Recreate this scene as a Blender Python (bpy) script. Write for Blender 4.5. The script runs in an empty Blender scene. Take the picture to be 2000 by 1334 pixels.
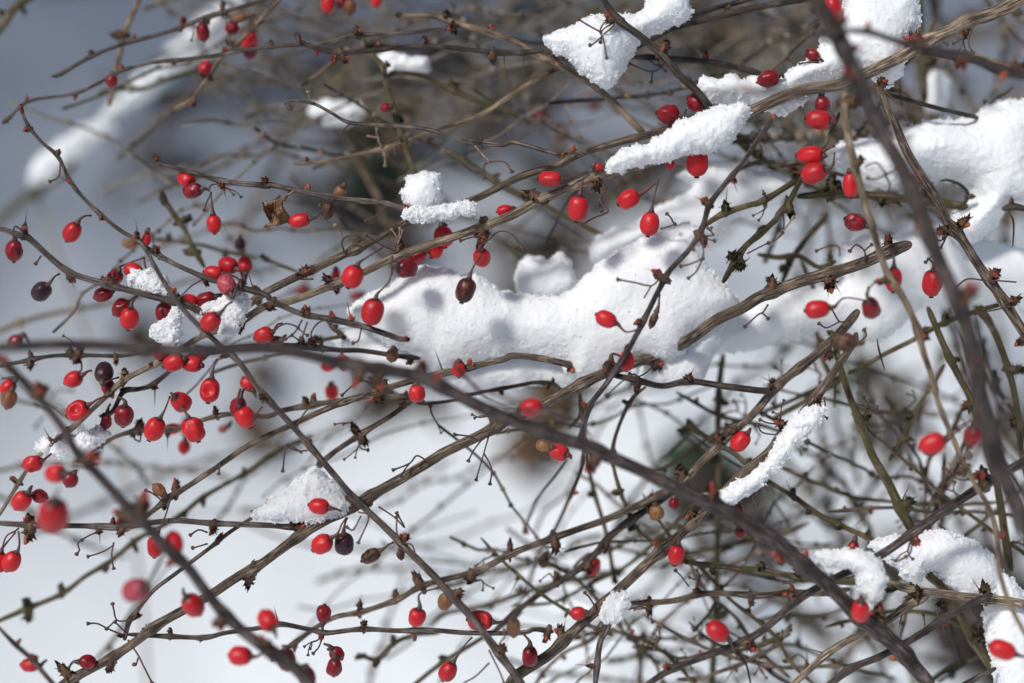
import bpy, bmesh, math, random
import numpy as np
from mathutils import Vector, Matrix

# ---------------------------------------------------------------- camera, sky, sun, exposure
SC = bpy.context.scene
COL = SC.collection
LENS = 60.0
FOCUS = 0.5
PITCH = math.radians(38)
CAM = Vector((0, 0, 0.85))
KW = 36.0 / LENS
FWD = Vector((0, math.cos(PITCH), -math.sin(PITCH)))
UPV = Vector((0, math.sin(PITCH), math.cos(PITCH)))
RGT = Vector((1, 0, 0))
cd = bpy.data.cameras.new('camera'); cam = bpy.data.objects.new('camera', cd); COL.objects.link(cam)
cam.location = CAM; cam.rotation_euler = (math.radians(90) - PITCH, 0, 0)
cd.lens = LENS; cd.sensor_width = 36; cd.clip_start = 0.01; cd.clip_end = 200
cd.dof.use_dof = True; cd.dof.focus_distance = FOCUS; cd.dof.aperture_fstop = 3.0
SC.camera = cam

SUN_DIR = Vector((-0.45, -0.20, 0.84)).normalized()
sun_el = math.asin(SUN_DIR.z); sun_az = math.atan2(SUN_DIR.x, SUN_DIR.y)
w = bpy.data.worlds.new('World'); SC.world = w; w.use_nodes = True
nt = w.node_tree; nt.nodes.clear()
sky = nt.nodes.new('ShaderNodeTexSky'); sky.sky_type = 'NISHITA'; sky.sun_disc = False
sky.sun_elevation = sun_el; sky.sun_rotation = sun_az
sky.air_density = 0.95; sky.dust_density = 3.2; sky.ozone_density = 1.0
bg = nt.nodes.new('ShaderNodeBackground'); bg.inputs[1].default_value = 0.086
wo = nt.nodes.new('ShaderNodeOutputWorld')
nt.links.new(sky.outputs[0], bg.inputs[0]); nt.links.new(bg.outputs[0], wo.inputs[0])
sl = bpy.data.lights.new('sun', 'SUN'); sl.energy = 3.35; sl.angle = math.radians(8.0); sl.color = (1.0, 0.98, 0.955)
sun = bpy.data.objects.new('sun', sl); COL.objects.link(sun)
sun.rotation_euler = SUN_DIR.to_track_quat('Z', 'Y').to_euler()
SC.view_settings.view_transform = 'Standard'; SC.view_settings.look = 'None'
SC.view_settings.exposure = -0.27; SC.view_settings.gamma = 1.0
SC.render.engine = 'CYCLES'
SC.cycles.use_denoising = True
SC.cycles.max_bounces = 8; SC.cycles.diffuse_bounces = 4; SC.cycles.glossy_bounces = 2
SC.cycles.transmission_bounces = 2; SC.cycles.transparent_max_bounces = 4

rng = random.Random(7)
NR = np.random.RandomState(11)

def P(x, y, d=0.0):
    D = FOCUS + d / 1000.0
    k = KW * D / 2000.0
    return CAM + FWD * D + RGT * ((x - 1000) * k) + UPV * ((667 - y) * k)
def PX(d=0.0):                                # metres covered by one photo pixel at that depth
    return KW * (FOCUS + d / 1000.0) / 2000.0
def idir(deg, tilt=0.0):                      # direction in the picture plane, tilt towards the viewer
    a = math.radians(deg); t = math.radians(tilt)
    return ((RGT * math.cos(a) + UPV * math.sin(a)) * math.cos(t) - FWD * math.sin(t)).normalized()

# ---------------------------------------------------------------- materials
def newmat(name):
    m = bpy.data.materials.new(name); m.use_nodes = True
    n = m.node_tree; n.nodes.clear()
    out = n.nodes.new('ShaderNodeOutputMaterial'); b = n.nodes.new('ShaderNodeBsdfPrincipled')
    n.links.new(b.outputs[0], out.inputs[0])
    return m, n, b
def ramp(n, src, stops):
    r = n.nodes.new('ShaderNodeValToRGB'); e = r.color_ramp.elements
    while len(e) < len(stops): e.new(0.5)
    for i, (p, c) in enumerate(stops):
        e[i].position = p; e[i].color = (c[0], c[1], c[2], 1)
    n.links.new(src, r.inputs[0]); return r.outputs[0]
def noise(n, vec, scale, detail=4, rough=0.6):
    t = n.nodes.new('ShaderNodeTexNoise'); t.inputs['Scale'].default_value = scale
    t.inputs['Detail'].default_value = detail; t.inputs['Roughness'].default_value = rough
    if vec is not None: n.links.new(vec, t.inputs['Vector'])
    return t.outputs['Fac']
def mapping(n, src, scale):
    mp = n.nodes.new('ShaderNodeMapping'); mp.inputs['Scale'].default_value = scale
    n.links.new(src, mp.inputs['Vector']); return mp.outputs[0]
def bump(n, b, h, strength, dist):
    bp = n.nodes.new('ShaderNodeBump'); bp.inputs['Strength'].default_value = strength
    bp.inputs['Distance'].default_value = dist; n.links.new(h, bp.inputs['Height'])
    n.links.new(bp.outputs[0], b.inputs['Normal'])
def mixc(n, fac, a, bcol, mode='MIX'):
    m = n.nodes.new('ShaderNodeMix'); m.data_type = 'RGBA'; m.blend_type = mode
    if isinstance(fac, float): m.inputs[0].default_value = fac
    else: n.links.new(fac, m.inputs[0])
    for i, v in ((6, a), (7, bcol)):
        if isinstance(v, tuple): m.inputs[i].default_value = (*v, 1)
        else: n.links.new(v, m.inputs[i])
    return m.outputs[2]

def bark_mat(name, dark, mid, pale, patch, patch_amt=0.45, moss=None):
    m, n, b = newmat(name)
    uv = n.nodes.new('ShaderNodeUVMap'); uv.uv_map = 'UVMap'
    # u runs round the twig (metres), v along it (metres)
    fine = noise(n, mapping(n, uv.outputs[0], (2100, 190, 1)), 1.0, 5, 0.7)
    big = noise(n, mapping(n, uv.outputs[0], (420, 40, 1)), 1.0, 3, 0.6)
    c = ramp(n, fine, [(0.36, dark), (0.47, mid), (0.60, pale)])
    pf = ramp(n, big, [(0.5 - patch_amt * 0.2, (0, 0, 0)), (0.62, (1, 1, 1))])
    sp = n.nodes.new('ShaderNodeSeparateColor'); n.links.new(pf, sp.inputs[0])
    mul = n.nodes.new('ShaderNodeMath'); mul.operation = 'MULTIPLY'; mul.inputs[1].default_value = 0.75
    n.links.new(sp.outputs[0], mul.inputs[0])
    c = mixc(n, mul.outputs[0], c, patch)
    fissure = noise(n, mapping(n, uv.outputs[0], (2300, 110, 1)), 1.0, 3, 0.5)
    fr = ramp(n, fissure, [(0.42, (0.22, 0.19, 0.18)), (0.49, (1, 1, 1))])
    c = mixc(n, 0.85, c, fr, 'MULTIPLY')
    blot = noise(n, mapping(n, uv.outputs[0], (170, 75, 1)), 1.0, 5, 0.7)
    c = mixc(n, 0.8, c, ramp(n, blot, [(0.36, (0.50, 0.44, 0.40)), (0.50, (1.0, 0.97, 0.93)), (0.66, (1.45, 1.38, 1.30))]), 'MULTIPLY')
    if moss:
        geo = n.nodes.new('ShaderNodeNewGeometry')
        mf = ramp(n, noise(n, geo.outputs['Position'], 160, 4, 0.65), [(0.45, (0, 0, 0)), (0.6, (1, 1, 1))])
        s2 = n.nodes.new('ShaderNodeSeparateColor'); n.links.new(mf, s2.inputs[0])
        c = mixc(n, s2.outputs[0], c, moss)
    n.links.new(c, b.inputs['Base Color'])
    b.inputs['Roughness'].default_value = 0.62; b.inputs['Specular IOR Level'].default_value = 0.35
    add = n.nodes.new('ShaderNodeMath'); add.operation = 'ADD'
    n.links.new(fine, add.inputs[0]); n.links.new(fissure, add.inputs[1])
    bump(n, b, add.outputs[0], 0.9, 0.0006)
    return m
M = {}
M['bark'] = bark_mat('weathered_bark', (0.016, 0.012, 0.010), (0.078, 0.058, 0.044), (0.40, 0.325, 0.25), (0.13, 0.096, 0.068))
M['gold'] = bark_mat('golden_weathered_bark', (0.024, 0.018, 0.014), (0.14, 0.105, 0.078), (0.56, 0.48, 0.38), (0.34, 0.27, 0.19), 0.6)
M['grey'] = bark_mat('grey_twig_bark', (0.018, 0.014, 0.013), (0.075, 0.061, 0.056), (0.31, 0.265, 0.235), (0.10, 0.082, 0.073))
M['dark'] = bark_mat('dark_wet_bark', (0.012, 0.009, 0.009), (0.045, 0.036, 0.031), (0.14, 0.12, 0.10), (0.07, 0.055, 0.045), 0.2)
M['purple'] = bark_mat('purple_young_bark', (0.014, 0.010, 0.011), (0.045, 0.034, 0.037), (0.20, 0.165, 0.15), (0.06, 0.045, 0.045), 0.2)
M['tan'] = bark_mat('tan_dry_bark', (0.045, 0.032, 0.022), (0.18, 0.132, 0.088), (0.42, 0.34, 0.245), (0.25, 0.19, 0.13))
M['olive'] = bark_mat('olive_mossy_bark', (0.022, 0.017, 0.010), (0.095, 0.074, 0.042), (0.30, 0.245, 0.155), (0.13, 0.105, 0.055), 0.5, (0.075, 0.068, 0.020))
M['straw'] = bark_mat('pale_straw', (0.30, 0.27, 0.20), (0.45, 0.41, 0.33), (0.6, 0.56, 0.48), (0.5, 0.45, 0.35))

def simple(name, c1, c2, scale, rough=0.6, bs=0.5, bd=0.0002, spec=0.4, sss=0.0):
    m, n, b = newmat(name)
    geo = n.nodes.new('ShaderNodeNewGeometry')
    f = noise(n, geo.outputs['Position'], scale, 4, 0.65)
    n.links.new(ramp(n, f, [(0.34, c1), (0.66, c2)]), b.inputs['Base Color'])
    b.inputs['Roughness'].default_value = rough; b.inputs['Specular IOR Level'].default_value = spec
    if sss:
        b.inputs['Subsurface Weight'].default_value = sss; b.inputs['Subsurface Radius'].default_value = (1, 0.3, 0.2)
        b.inputs['Subsurface Scale'].default_value = 0.001
    bump(n, b, f, bs, bd)
    return m
M['scale'] = simple('brown_bud_scales', (0.028, 0.015, 0.010), (0.17, 0.085, 0.045), 1500)
M['scale_olive'] = simple('mossy_bud_scales', (0.020, 0.018, 0.008), (0.10, 0.075, 0.03), 1300)
M['bud'] = simple('orange_bud', (0.20, 0.035, 0.014), (0.42, 0.11, 0.04), 1400, 0.4)
M['bud_red'] = simple('red_bud', (0.20, 0.018, 0.014), (0.36, 0.06, 0.035), 1400, 0.45)
M['stalk'] = simple('purple_brown_stalk', (0.045, 0.022, 0.022), (0.13, 0.07, 0.055), 900, 0.5)
M['stalk_red'] = simple('dark_red_stalk', (0.085, 0.018, 0.024), (0.17, 0.045, 0.045), 900, 0.45)
M['thorn'] = simple('grey_thorn', (0.05, 0.035, 0.032), (0.15, 0.11, 0.10), 700, 0.5)
M['thorn_pale'] = simple('tan_dry_stalk', (0.18, 0.11, 0.07), (0.40, 0.28, 0.19), 700, 0.6)
M['leaf'] = simple('dead_leaf', (0.10, 0.045, 0.018), (0.34, 0.19, 0.09), 350, 0.7, 0.6, 0.0004)
M['tip'] = simple('dark_berry_tip', (0.018, 0.012, 0.013), (0.07, 0.045, 0.045), 900, 0.6)

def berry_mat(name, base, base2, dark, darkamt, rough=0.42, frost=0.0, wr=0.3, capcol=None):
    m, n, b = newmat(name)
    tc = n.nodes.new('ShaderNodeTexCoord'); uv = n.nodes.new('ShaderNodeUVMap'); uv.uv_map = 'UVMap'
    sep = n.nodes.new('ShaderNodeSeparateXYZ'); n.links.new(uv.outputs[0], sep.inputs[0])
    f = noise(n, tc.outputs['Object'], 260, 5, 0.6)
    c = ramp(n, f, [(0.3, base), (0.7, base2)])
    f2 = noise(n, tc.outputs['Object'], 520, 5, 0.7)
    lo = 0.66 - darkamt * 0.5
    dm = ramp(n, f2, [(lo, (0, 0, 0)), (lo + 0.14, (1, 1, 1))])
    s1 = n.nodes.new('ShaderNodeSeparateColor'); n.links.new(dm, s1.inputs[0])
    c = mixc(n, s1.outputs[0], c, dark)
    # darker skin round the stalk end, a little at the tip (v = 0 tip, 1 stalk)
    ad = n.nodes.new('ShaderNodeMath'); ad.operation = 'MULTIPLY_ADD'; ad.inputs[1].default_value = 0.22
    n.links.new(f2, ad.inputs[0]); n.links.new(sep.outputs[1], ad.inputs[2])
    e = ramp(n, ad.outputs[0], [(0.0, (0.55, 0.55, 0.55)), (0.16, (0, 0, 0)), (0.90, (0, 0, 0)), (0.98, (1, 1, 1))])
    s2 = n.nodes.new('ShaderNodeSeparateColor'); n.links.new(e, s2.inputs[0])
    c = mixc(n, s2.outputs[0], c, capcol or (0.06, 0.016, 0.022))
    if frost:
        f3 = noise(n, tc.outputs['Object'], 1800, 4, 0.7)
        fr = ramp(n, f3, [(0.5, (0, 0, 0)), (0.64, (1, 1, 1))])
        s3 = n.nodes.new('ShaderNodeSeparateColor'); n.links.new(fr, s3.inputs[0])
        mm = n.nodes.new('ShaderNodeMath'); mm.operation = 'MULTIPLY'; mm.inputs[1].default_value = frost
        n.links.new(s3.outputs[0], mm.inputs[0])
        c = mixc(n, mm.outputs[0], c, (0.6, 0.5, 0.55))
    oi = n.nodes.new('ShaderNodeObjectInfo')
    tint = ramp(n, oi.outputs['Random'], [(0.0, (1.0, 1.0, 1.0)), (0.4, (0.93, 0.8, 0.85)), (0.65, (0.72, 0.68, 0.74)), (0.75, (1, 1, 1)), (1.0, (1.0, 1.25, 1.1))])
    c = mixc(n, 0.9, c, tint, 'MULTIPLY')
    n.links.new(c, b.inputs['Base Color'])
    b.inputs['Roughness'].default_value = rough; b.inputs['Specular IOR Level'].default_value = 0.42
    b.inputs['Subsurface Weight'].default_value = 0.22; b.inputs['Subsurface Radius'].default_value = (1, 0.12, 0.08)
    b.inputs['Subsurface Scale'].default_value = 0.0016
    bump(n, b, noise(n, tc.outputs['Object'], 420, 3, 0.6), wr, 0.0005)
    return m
BM = {
 'r': berry_mat('red_berry_skin', (0.50, 0.010, 0.018), (0.66, 0.022, 0.026), (0.26, 0.006, 0.014), 0.16),
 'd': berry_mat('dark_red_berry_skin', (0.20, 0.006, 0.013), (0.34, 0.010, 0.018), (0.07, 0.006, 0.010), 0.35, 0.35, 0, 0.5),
 'p': berry_mat('purple_black_berry_skin', (0.030, 0.010, 0.016), (0.075, 0.016, 0.026), (0.014, 0.010, 0.012), 0.4, 0.42, 0, 0.6),
 'm': berry_mat('mottled_brown_berry_skin', (0.045, 0.010, 0.016), (0.12, 0.028, 0.018), (0.26, 0.09, 0.025), 0.3, 0.35, 0, 0.6),
 't': berry_mat('tan_dried_berry_skin', (0.16, 0.065, 0.028), (0.32, 0.15, 0.065), (0.07, 0.028, 0.014), 0.25, 0.5, 0, 0.9, (0.12, 0.06, 0.03)),
 'h': berry_mat('brown_husk_skin', (0.10, 0.045, 0.022), (0.24, 0.12, 0.05), (0.03, 0.014, 0.010), 0.5, 0.55, 0, 1.0, (0.05, 0.025, 0.018)),
 'f': berry_mat('frosted_berry_skin', (0.38, 0.015, 0.035), (0.5, 0.03, 0.05), (0.22, 0.008, 0.02), 0.2, 0.5, 0.5, 0.4),
}
def snow_mat(name, col, rough=0.55, bscale=1500, bstr=0.55, bd=0.0004, sss=0.4):
    m, n, b = newmat(name)
    geo = n.nodes.new('ShaderNodeNewGeometry')
    f = noise(n, geo.outputs['Position'], bscale, 3, 0.7)
    f2 = noise(n, geo.outputs['Position'], bscale * 0.16, 3, 0.6)
    s = n.nodes.new('ShaderNodeMath'); s.operation = 'MULTIPLY_ADD'; s.inputs[1].default_value = 2.0
    n.links.new(f2, s.inputs[0]); n.links.new(f, s.inputs[2])
    b.inputs['Base Color'].default_value = (*col, 1)
    b.inputs['Roughness'].default_value = rough; b.inputs['Specular IOR Level'].default_value = 0.35
    b.inputs['Subsurface Weight'].default_value = sss
    b.inputs['Subsurface Radius'].default_value = (1.0, 1.1, 1.3); b.inputs['Subsurface Scale'].default_value = 0.003
    bump(n, b, s.outputs[0], bstr, bd)
    return m
M['snow'] = snow_mat('granular_snow', (0.915, 0.945, 0.965))
M['grain'] = snow_mat('snow_grains', (0.95, 0.965, 0.98), 0.3, 2200, 0.0, 0.0001, 0.0)
M['ground_snow'] = snow_mat('ground_snow', (0.90, 0.945, 0.97), 0.7, 260, 0.5, 0.004, 0.0)

# ---------------------------------------------------------------- mesh helpers
def link(name, me, parent=None, mat=None):
    o = bpy.data.objects.new(name, me); COL.objects.link(o)
    if mat is not None and me is not None and not me.materials: me.materials.append(mat)
    if parent is not None: o.parent = parent; o.matrix_parent_inverse = parent.matrix_world.inverted()
    return o
def mk(name, verts, faces, mat, parent=None, smooth=True, uvs=None, mats=None, fmat=None):
    me = bpy.data.meshes.new(name)
    me.from_pydata([tuple(v) for v in verts], [], [tuple(f) for f in faces])
    for mm in (mats or [mat]): me.materials.append(mm)
    if smooth: me.polygons.foreach_set('use_smooth', [True] * len(me.polygons))
    if fmat is not None: me.polygons.foreach_set('material_index', fmat)
    if uvs is not None:
        ul = me.uv_layers.new(name='UVMap')
        li = np.empty(len(me.loops), dtype=np.int32); me.loops.foreach_get('vertex_index', li)
        ul.data.foreach_set('uv', np.asarray(uvs, dtype=np.float32)[li].ravel())
    me.update()
    return link(name, me, parent)
def empty(name, loc, label, cat, group=None):
    o = bpy.data.objects.new(name, None); COL.objects.link(o); o.location = loc
    o.empty_display_size = 0.005
    o['label'] = label; o['category'] = cat
    if group: o['group'] = group
    o.matrix_world = Matrix.Translation(loc)
    return o

def catmull(pts, step):
    """pts list of Vector -> resampled numpy positions with arc length"""
    p = [np.array(v) for v in pts]
    if len(p) == 2: p = [p[0], (p[0] + p[1]) / 2, p[1]]
    p = [2 * p[0] - p[1]] + p + [2 * p[-1] - p[-2]]
    out = []
    for i in range(1, len(p) - 2):
        L = np.linalg.norm(p[i + 1] - p[i]); k = max(2, int(L / step))
        t = np.linspace(0, 1, k, endpoint=False)[:, None]
        a, b, c, d = p[i - 1], p[i], p[i + 1], p[i + 2]
        out.append(0.5 * ((2 * b) + (-a + c) * t + (2 * a - 5 * b + 4 * c - d) * t ** 2 + (-a + 3 * b - 3 * c + d) * t ** 3))
    out.append(p[-2][None, :])
    return np.vstack(out)

def tube(C, R, nseg=10, ridge=0.0, seed=0, cap=True):
    """swept tube: C (n,3) centres, R (n,) radii. returns verts, faces, uvs"""
    n = len(C)
    T = np.gradient(C, axis=0); T /= np.linalg.norm(T, axis=1)[:, None] + 1e-12
    N = np.zeros_like(T)
    v = np.array(FWD) if abs(np.dot(T[0], np.array(FWD))) < 0.9 else np.array(UPV)
    for i in range(n):
        v = v - T[i] * np.dot(v, T[i]); v /= np.linalg.norm(v) + 1e-12; N[i] = v
    B = np.cross(T, N)
    s = np.concatenate([[0], np.cumsum(np.linalg.norm(np.diff(C, axis=0), axis=1))])
    th = np.linspace(0, 2 * np.pi, nseg, endpoint=False)
    rr = np.repeat(R[:, None], nseg, 1)
    if ridge > 0:
        r = np.random.RandomState(seed)
        k = max(4, int(s[-1] / 0.010) + 2); lat = r.rand(k, nseg)
        t = s / max(s[-1], 1e-9) * (k - 1.001); i0 = t.astype(int); f = (t - i0)[:, None]; f = f * f * (3 - 2 * f)
        w_ = lat[i0] * (1 - f) + lat[i0 + 1] * f
        k2 = max(4, int(s[-1] / 0.0025) + 2); l2 = r.rand(k2, nseg)
        t = s / max(s[-1], 1e-9) * (k2 - 1.001); i0 = t.astype(int); f = (t - i0)[:, None]
        w_ = w_ * 0.7 + 0.3 * (l2[i0] * (1 - f) + l2[i0 + 1] * f)
        rr = rr * (1 + ridge * (w_ - 0.55) * 2)
    V = C[:, None, :] + rr[:, :, None] * (np.cos(th)[None, :, None] * N[:, None, :] + np.sin(th)[None, :, None] * B[:, None, :])
    V = V.reshape(-1, 3)
    i = np.arange(n - 1)[:, None]; j = np.arange(nseg)[None, :]; j2 = (j + 1) % nseg
    F = np.stack([i * nseg + j, i * nseg + j2, (i + 1) * nseg + j2, (i + 1) * nseg + j], -1).reshape(-1, 4).tolist()
    # u folded so it is continuous all the way round
    uu = np.abs(th - np.pi) * float(np.mean(R)); off = seed * 0.137
    U = np.stack([np.repeat(uu[None, :], n, 0) + off, np.repeat(s[:, None], nseg, 1) + off], -1).reshape(-1, 2)
    if cap:
        a = len(V); V = np.vstack([V, C[0] - T[0] * R[0] * 0.5, C[-1] + T[-1] * R[-1] * 0.5])
        U = np.vstack([U, U[0], U[-1]])
        F += [(a, (q + 1) % nseg, q) for q in range(nseg)] + [(a + 1, (n - 1) * nseg + q, (n - 1) * nseg + (q + 1) % nseg) for q in range(nseg)]
    return V, F, U

class Acc:                                        # collects pieces that belong to ONE part
    def __init__(s): s.v = []; s.f = []; s.m = []; s.u = []; s.n = 0
    def add(s, V, F, mi=0, U=None):
        s.v.append(np.asarray(V, float)); s.f += [tuple(a + s.n for a in f) for f in F]; s.m += [mi] * len(F)
        s.u.append(np.zeros((len(V), 2)) if U is None else U); s.n += len(V)
    def build(s, name, mats, parent=None, smooth=True):
        return mk(name, np.vstack(s.v), s.f, None, parent, smooth, np.vstack(s.u), mats, s.m)

def frame(d):
    d = Vector(d).normalized(); a = Vector((0, 0, 1)) if abs(d.z) < 0.9 else Vector((1, 0, 0))
    x = a.cross(d).normalized(); y = d.cross(x)
    return np.array(x), np.array(y), np.array(d)
def lathe(prof, c, d, nseg=8):                    # prof: list of (axial, radius)
    x, y, z = frame(d); c = np.array(c); V = []; F = []
    for (a, r) in prof:
        for k in range(nseg):
            t = 2 * math.pi * k / nseg
            V.append(c + z * a + (x * math.cos(t) + y * math.sin(t)) * r)
    for i in range(len(prof) - 1):
        for k in range(nseg):
            k2 = (k + 1) % nseg
            F.append((i * nseg + k, i * nseg + k2, (i + 1) * nseg + k2, (i + 1) * nseg + k))
    F.append(tuple(reversed(range(nseg)))); F.append(tuple((len(prof) - 1) * nseg + k for k in range(nseg)))
    return V, F

# bud clusters (spur shoots): scaly brown knots with orange buds. unit = 1 mm, +Z points away from the twig
def cluster_mesh(name, seed, size, nb, scale_mat, bud_mat, jag=1.0):
    r = random.Random(seed); A = Acc()
    V, F = lathe([(-1.0, 0.3 * size), (-0.3, 0.62 * size), (0.5 * size, 0.60 * size), (0.95 * size, 0.3 * size)], (0, 0, 0), (0, 0, 1), 8)
    A.add(np.array(V) + np.array([[r.uniform(-.15, .15) for _ in range(3)] for _ in V]) * size, F, 0)
    for k in range(26):
        ph = r.uniform(0, 6.28); el = r.uniform(-0.25, 1.0) * 1.35
        d = Vector((math.cos(ph) * math.cos(el), math.sin(ph) * math.cos(el), math.sin(el)))
        base = d * (0.35 * size); base.z += 0.30 * size
        L = size * r.uniform(0.45, 0.95) * jag; wd = size * r.uniform(0.20, 0.34)
        d2 = (d + Vector((r.uniform(-.5, .5), r.uniform(-.5, .5), r.uniform(-.2, .6)))).normalized()
        x, y, z = frame(d2); c = np.array(base)
        pts = [c - x * wd, c + y * wd * 0.45, c + x * wd, c - y * wd * 0.3, c + z * L * 0.55 + x * wd * .8 + y * .12 * size, c + z * L * 0.55 - x * wd * .8 + y * .12 * size, c + z * L + y * r.uniform(-.15, .15) * size]
        A.add(pts, [(0, 5, 1), (1, 5, 4), (1, 4, 2), (4, 5, 6), (0, 3, 5), (3, 2, 4), (3, 4, 5), (4, 6, 5)], 0)
    for k in range(nb):
        ph = r.uniform(0, 6.28); el = r.uniform(0.2, 1.3)
        d = Vector((math.cos(ph) * math.cos(el), math.sin(ph) * math.cos(el), math.sin(el)))
        s = size * r.uniform(0.30, 0.42)
        V, F = lathe([(0, s * .6), (s * .5, s * .95), (s * 1.1, s * .8), (s * 1.7, s * .42), (s * 2.0, s * .08)], d * size * 0.5 + Vector((0, 0, size * .3)), d, 8)
        A.add(V, F, 1)
    o = A.build(name, [scale_mat, bud_mat]); me = o.data
    bpy.data.objects.remove(o); return me
def bud_mesh(name, bm_):
    A = Acc()
    V, F = lathe([(-0.6, .5), (0, .75), (0.6, .72), (1.0, .55)], (0, 0, 0), (0, 0, 1), 10); A.add(V, F, 0)
    V, F = lathe([(0.3, .5), (0.9, .72), (1.5, .66), (2.1, .38), (2.4, .06)], (0, 0, 0), (0.15, 0, 1), 10); A.add(V, F, 1)
    V, F = lathe([(0.2, .3), (0.6, .45), (1.0, .4), (1.5, .1)], (0.55, 0.3, 0), (0.6, 0.2, 1), 8); A.add(V, F, 1)
    o = A.build(name, [M['scale'], bm_]); me = o.data
    bpy.data.objects.remove(o); return me
CL = [cluster_mesh('bud_cluster', s, 1.0, nb, M['scale'], M['bud'] if s % 2 else M['bud_red']) for s, nb in ((1, 0), (2, 1), (3, 0), (4, 2), (5, 1), (6, 0), (7, 0), (8, 1), (9, 1), (10, 0))]
CLO = [cluster_mesh('bud_cluster', s + 20, 1.0, 0, M['scale_olive'], M['bud'], 0.9 + 0.08 * s) for s in range(6)]
CLP = [cluster_mesh('bud_cluster', s + 40, 1.0, 2, M['scale'], M['bud_red'], 0.9) for s in range(3)]
BD = [bud_mesh('bud', M['bud']), bud_mesh('bud', M['bud_red'])]
def thorn_mesh():
    A = Acc(); V, F = lathe([(0, .07), (0.04, .045), (.3, .03), (.7, .016), (1.0, .002)], (0, 0, 0), (0, 0, 1), 7)
    V = [(v[0] + 0.06 * v[2] ** 2, v[1], v[2]) for v in V]
    A.add(V, F, 0); o = A.build('thorn', [M['thorn']]); me = o.data; bpy.data.objects.remove(o); return me
TH = thorn_mesh()
def inst(name, me, parent, loc, d, sc, roll=0.0):
    o = bpy.data.objects.new(name, me); COL.objects.link(o); o.parent = parent
    x, y, z = frame(d)
    m = Matrix((Vector(x), Vector(y), Vector(z))).transposed().to_4x4()
    m = Matrix.Translation(Vector(loc)) @ m @ Matrix.Rotation(roll, 4, 'Z') @ Matrix.Diagonal((sc[0], sc[1], sc[2], 1))
    o.matrix_local = parent.matrix_world.inverted() @ m
    return o

def stalk_acc(A, pts, r, mi=0, knob=True, nseg=6):
    C = catmull(pts, 0.0006); n = len(C)
    R = np.full(n, r); t = np.linspace(0, 1, n)
    R = R * (1 + 0.25 * np.exp(-t * 12)); 
    if knob: R = R * (1 + 0.9 * np.clip((t - 0.90) / 0.10, 0, 1) ** 1.5)
    V, F, U = tube(C, R, nseg); A.add(V, F, mi, U)
    if knob:
        e = Vector(C[-1]); d = Vector(C[-1] - C[-2]).normalized()
        V, F = lathe([(-r * 1.2, r * 1.5), (-r * .2, r * 2.3), (r * .8, r * 2.6), (r * 1.5, r * 1.9), (r * 1.7, r * .6)], e, d, 8); A.add(V, F, mi)

def rand_stalks(A, o, ang, d, r, mi=0):
    """a curly dried fruit stalk with one to three knobbed ends"""
    k = PX(d); L1 = r.uniform(14, 26); cur = r.uniform(-50, 50)
    p0 = o; p1 = o + idir(ang, r.uniform(-25, 25)) * L1 * .6 * k; a2 = ang + cur
    p2 = p1 + idir(a2, r.uniform(-25, 25)) * L1 * .6 * k
    stalk_acc(A, [p0, p1, p2], 0.00030, mi, False)
    for q in range(r.choice((1, 2, 2, 3))):
        a3 = a2 + r.uniform(-75, 75); L = r.uniform(16, 34)
        a3 = a3 + (270 - a3 % 360) * 0.25
        b = p2 + idir(a3 + r.uniform(-20, 20), r.uniform(-30, 30)) * L * .5 * k
        c = b + idir(a3 + r.uniform(-25, 25), r.uniform(-30, 30)) * L * .5 * k
        stalk_acc(A, [p2, b, c], 0.00021, mi, True)

def parse(s): return [tuple(float(a) for a in t.split(',')) for t in s.split()]

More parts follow.
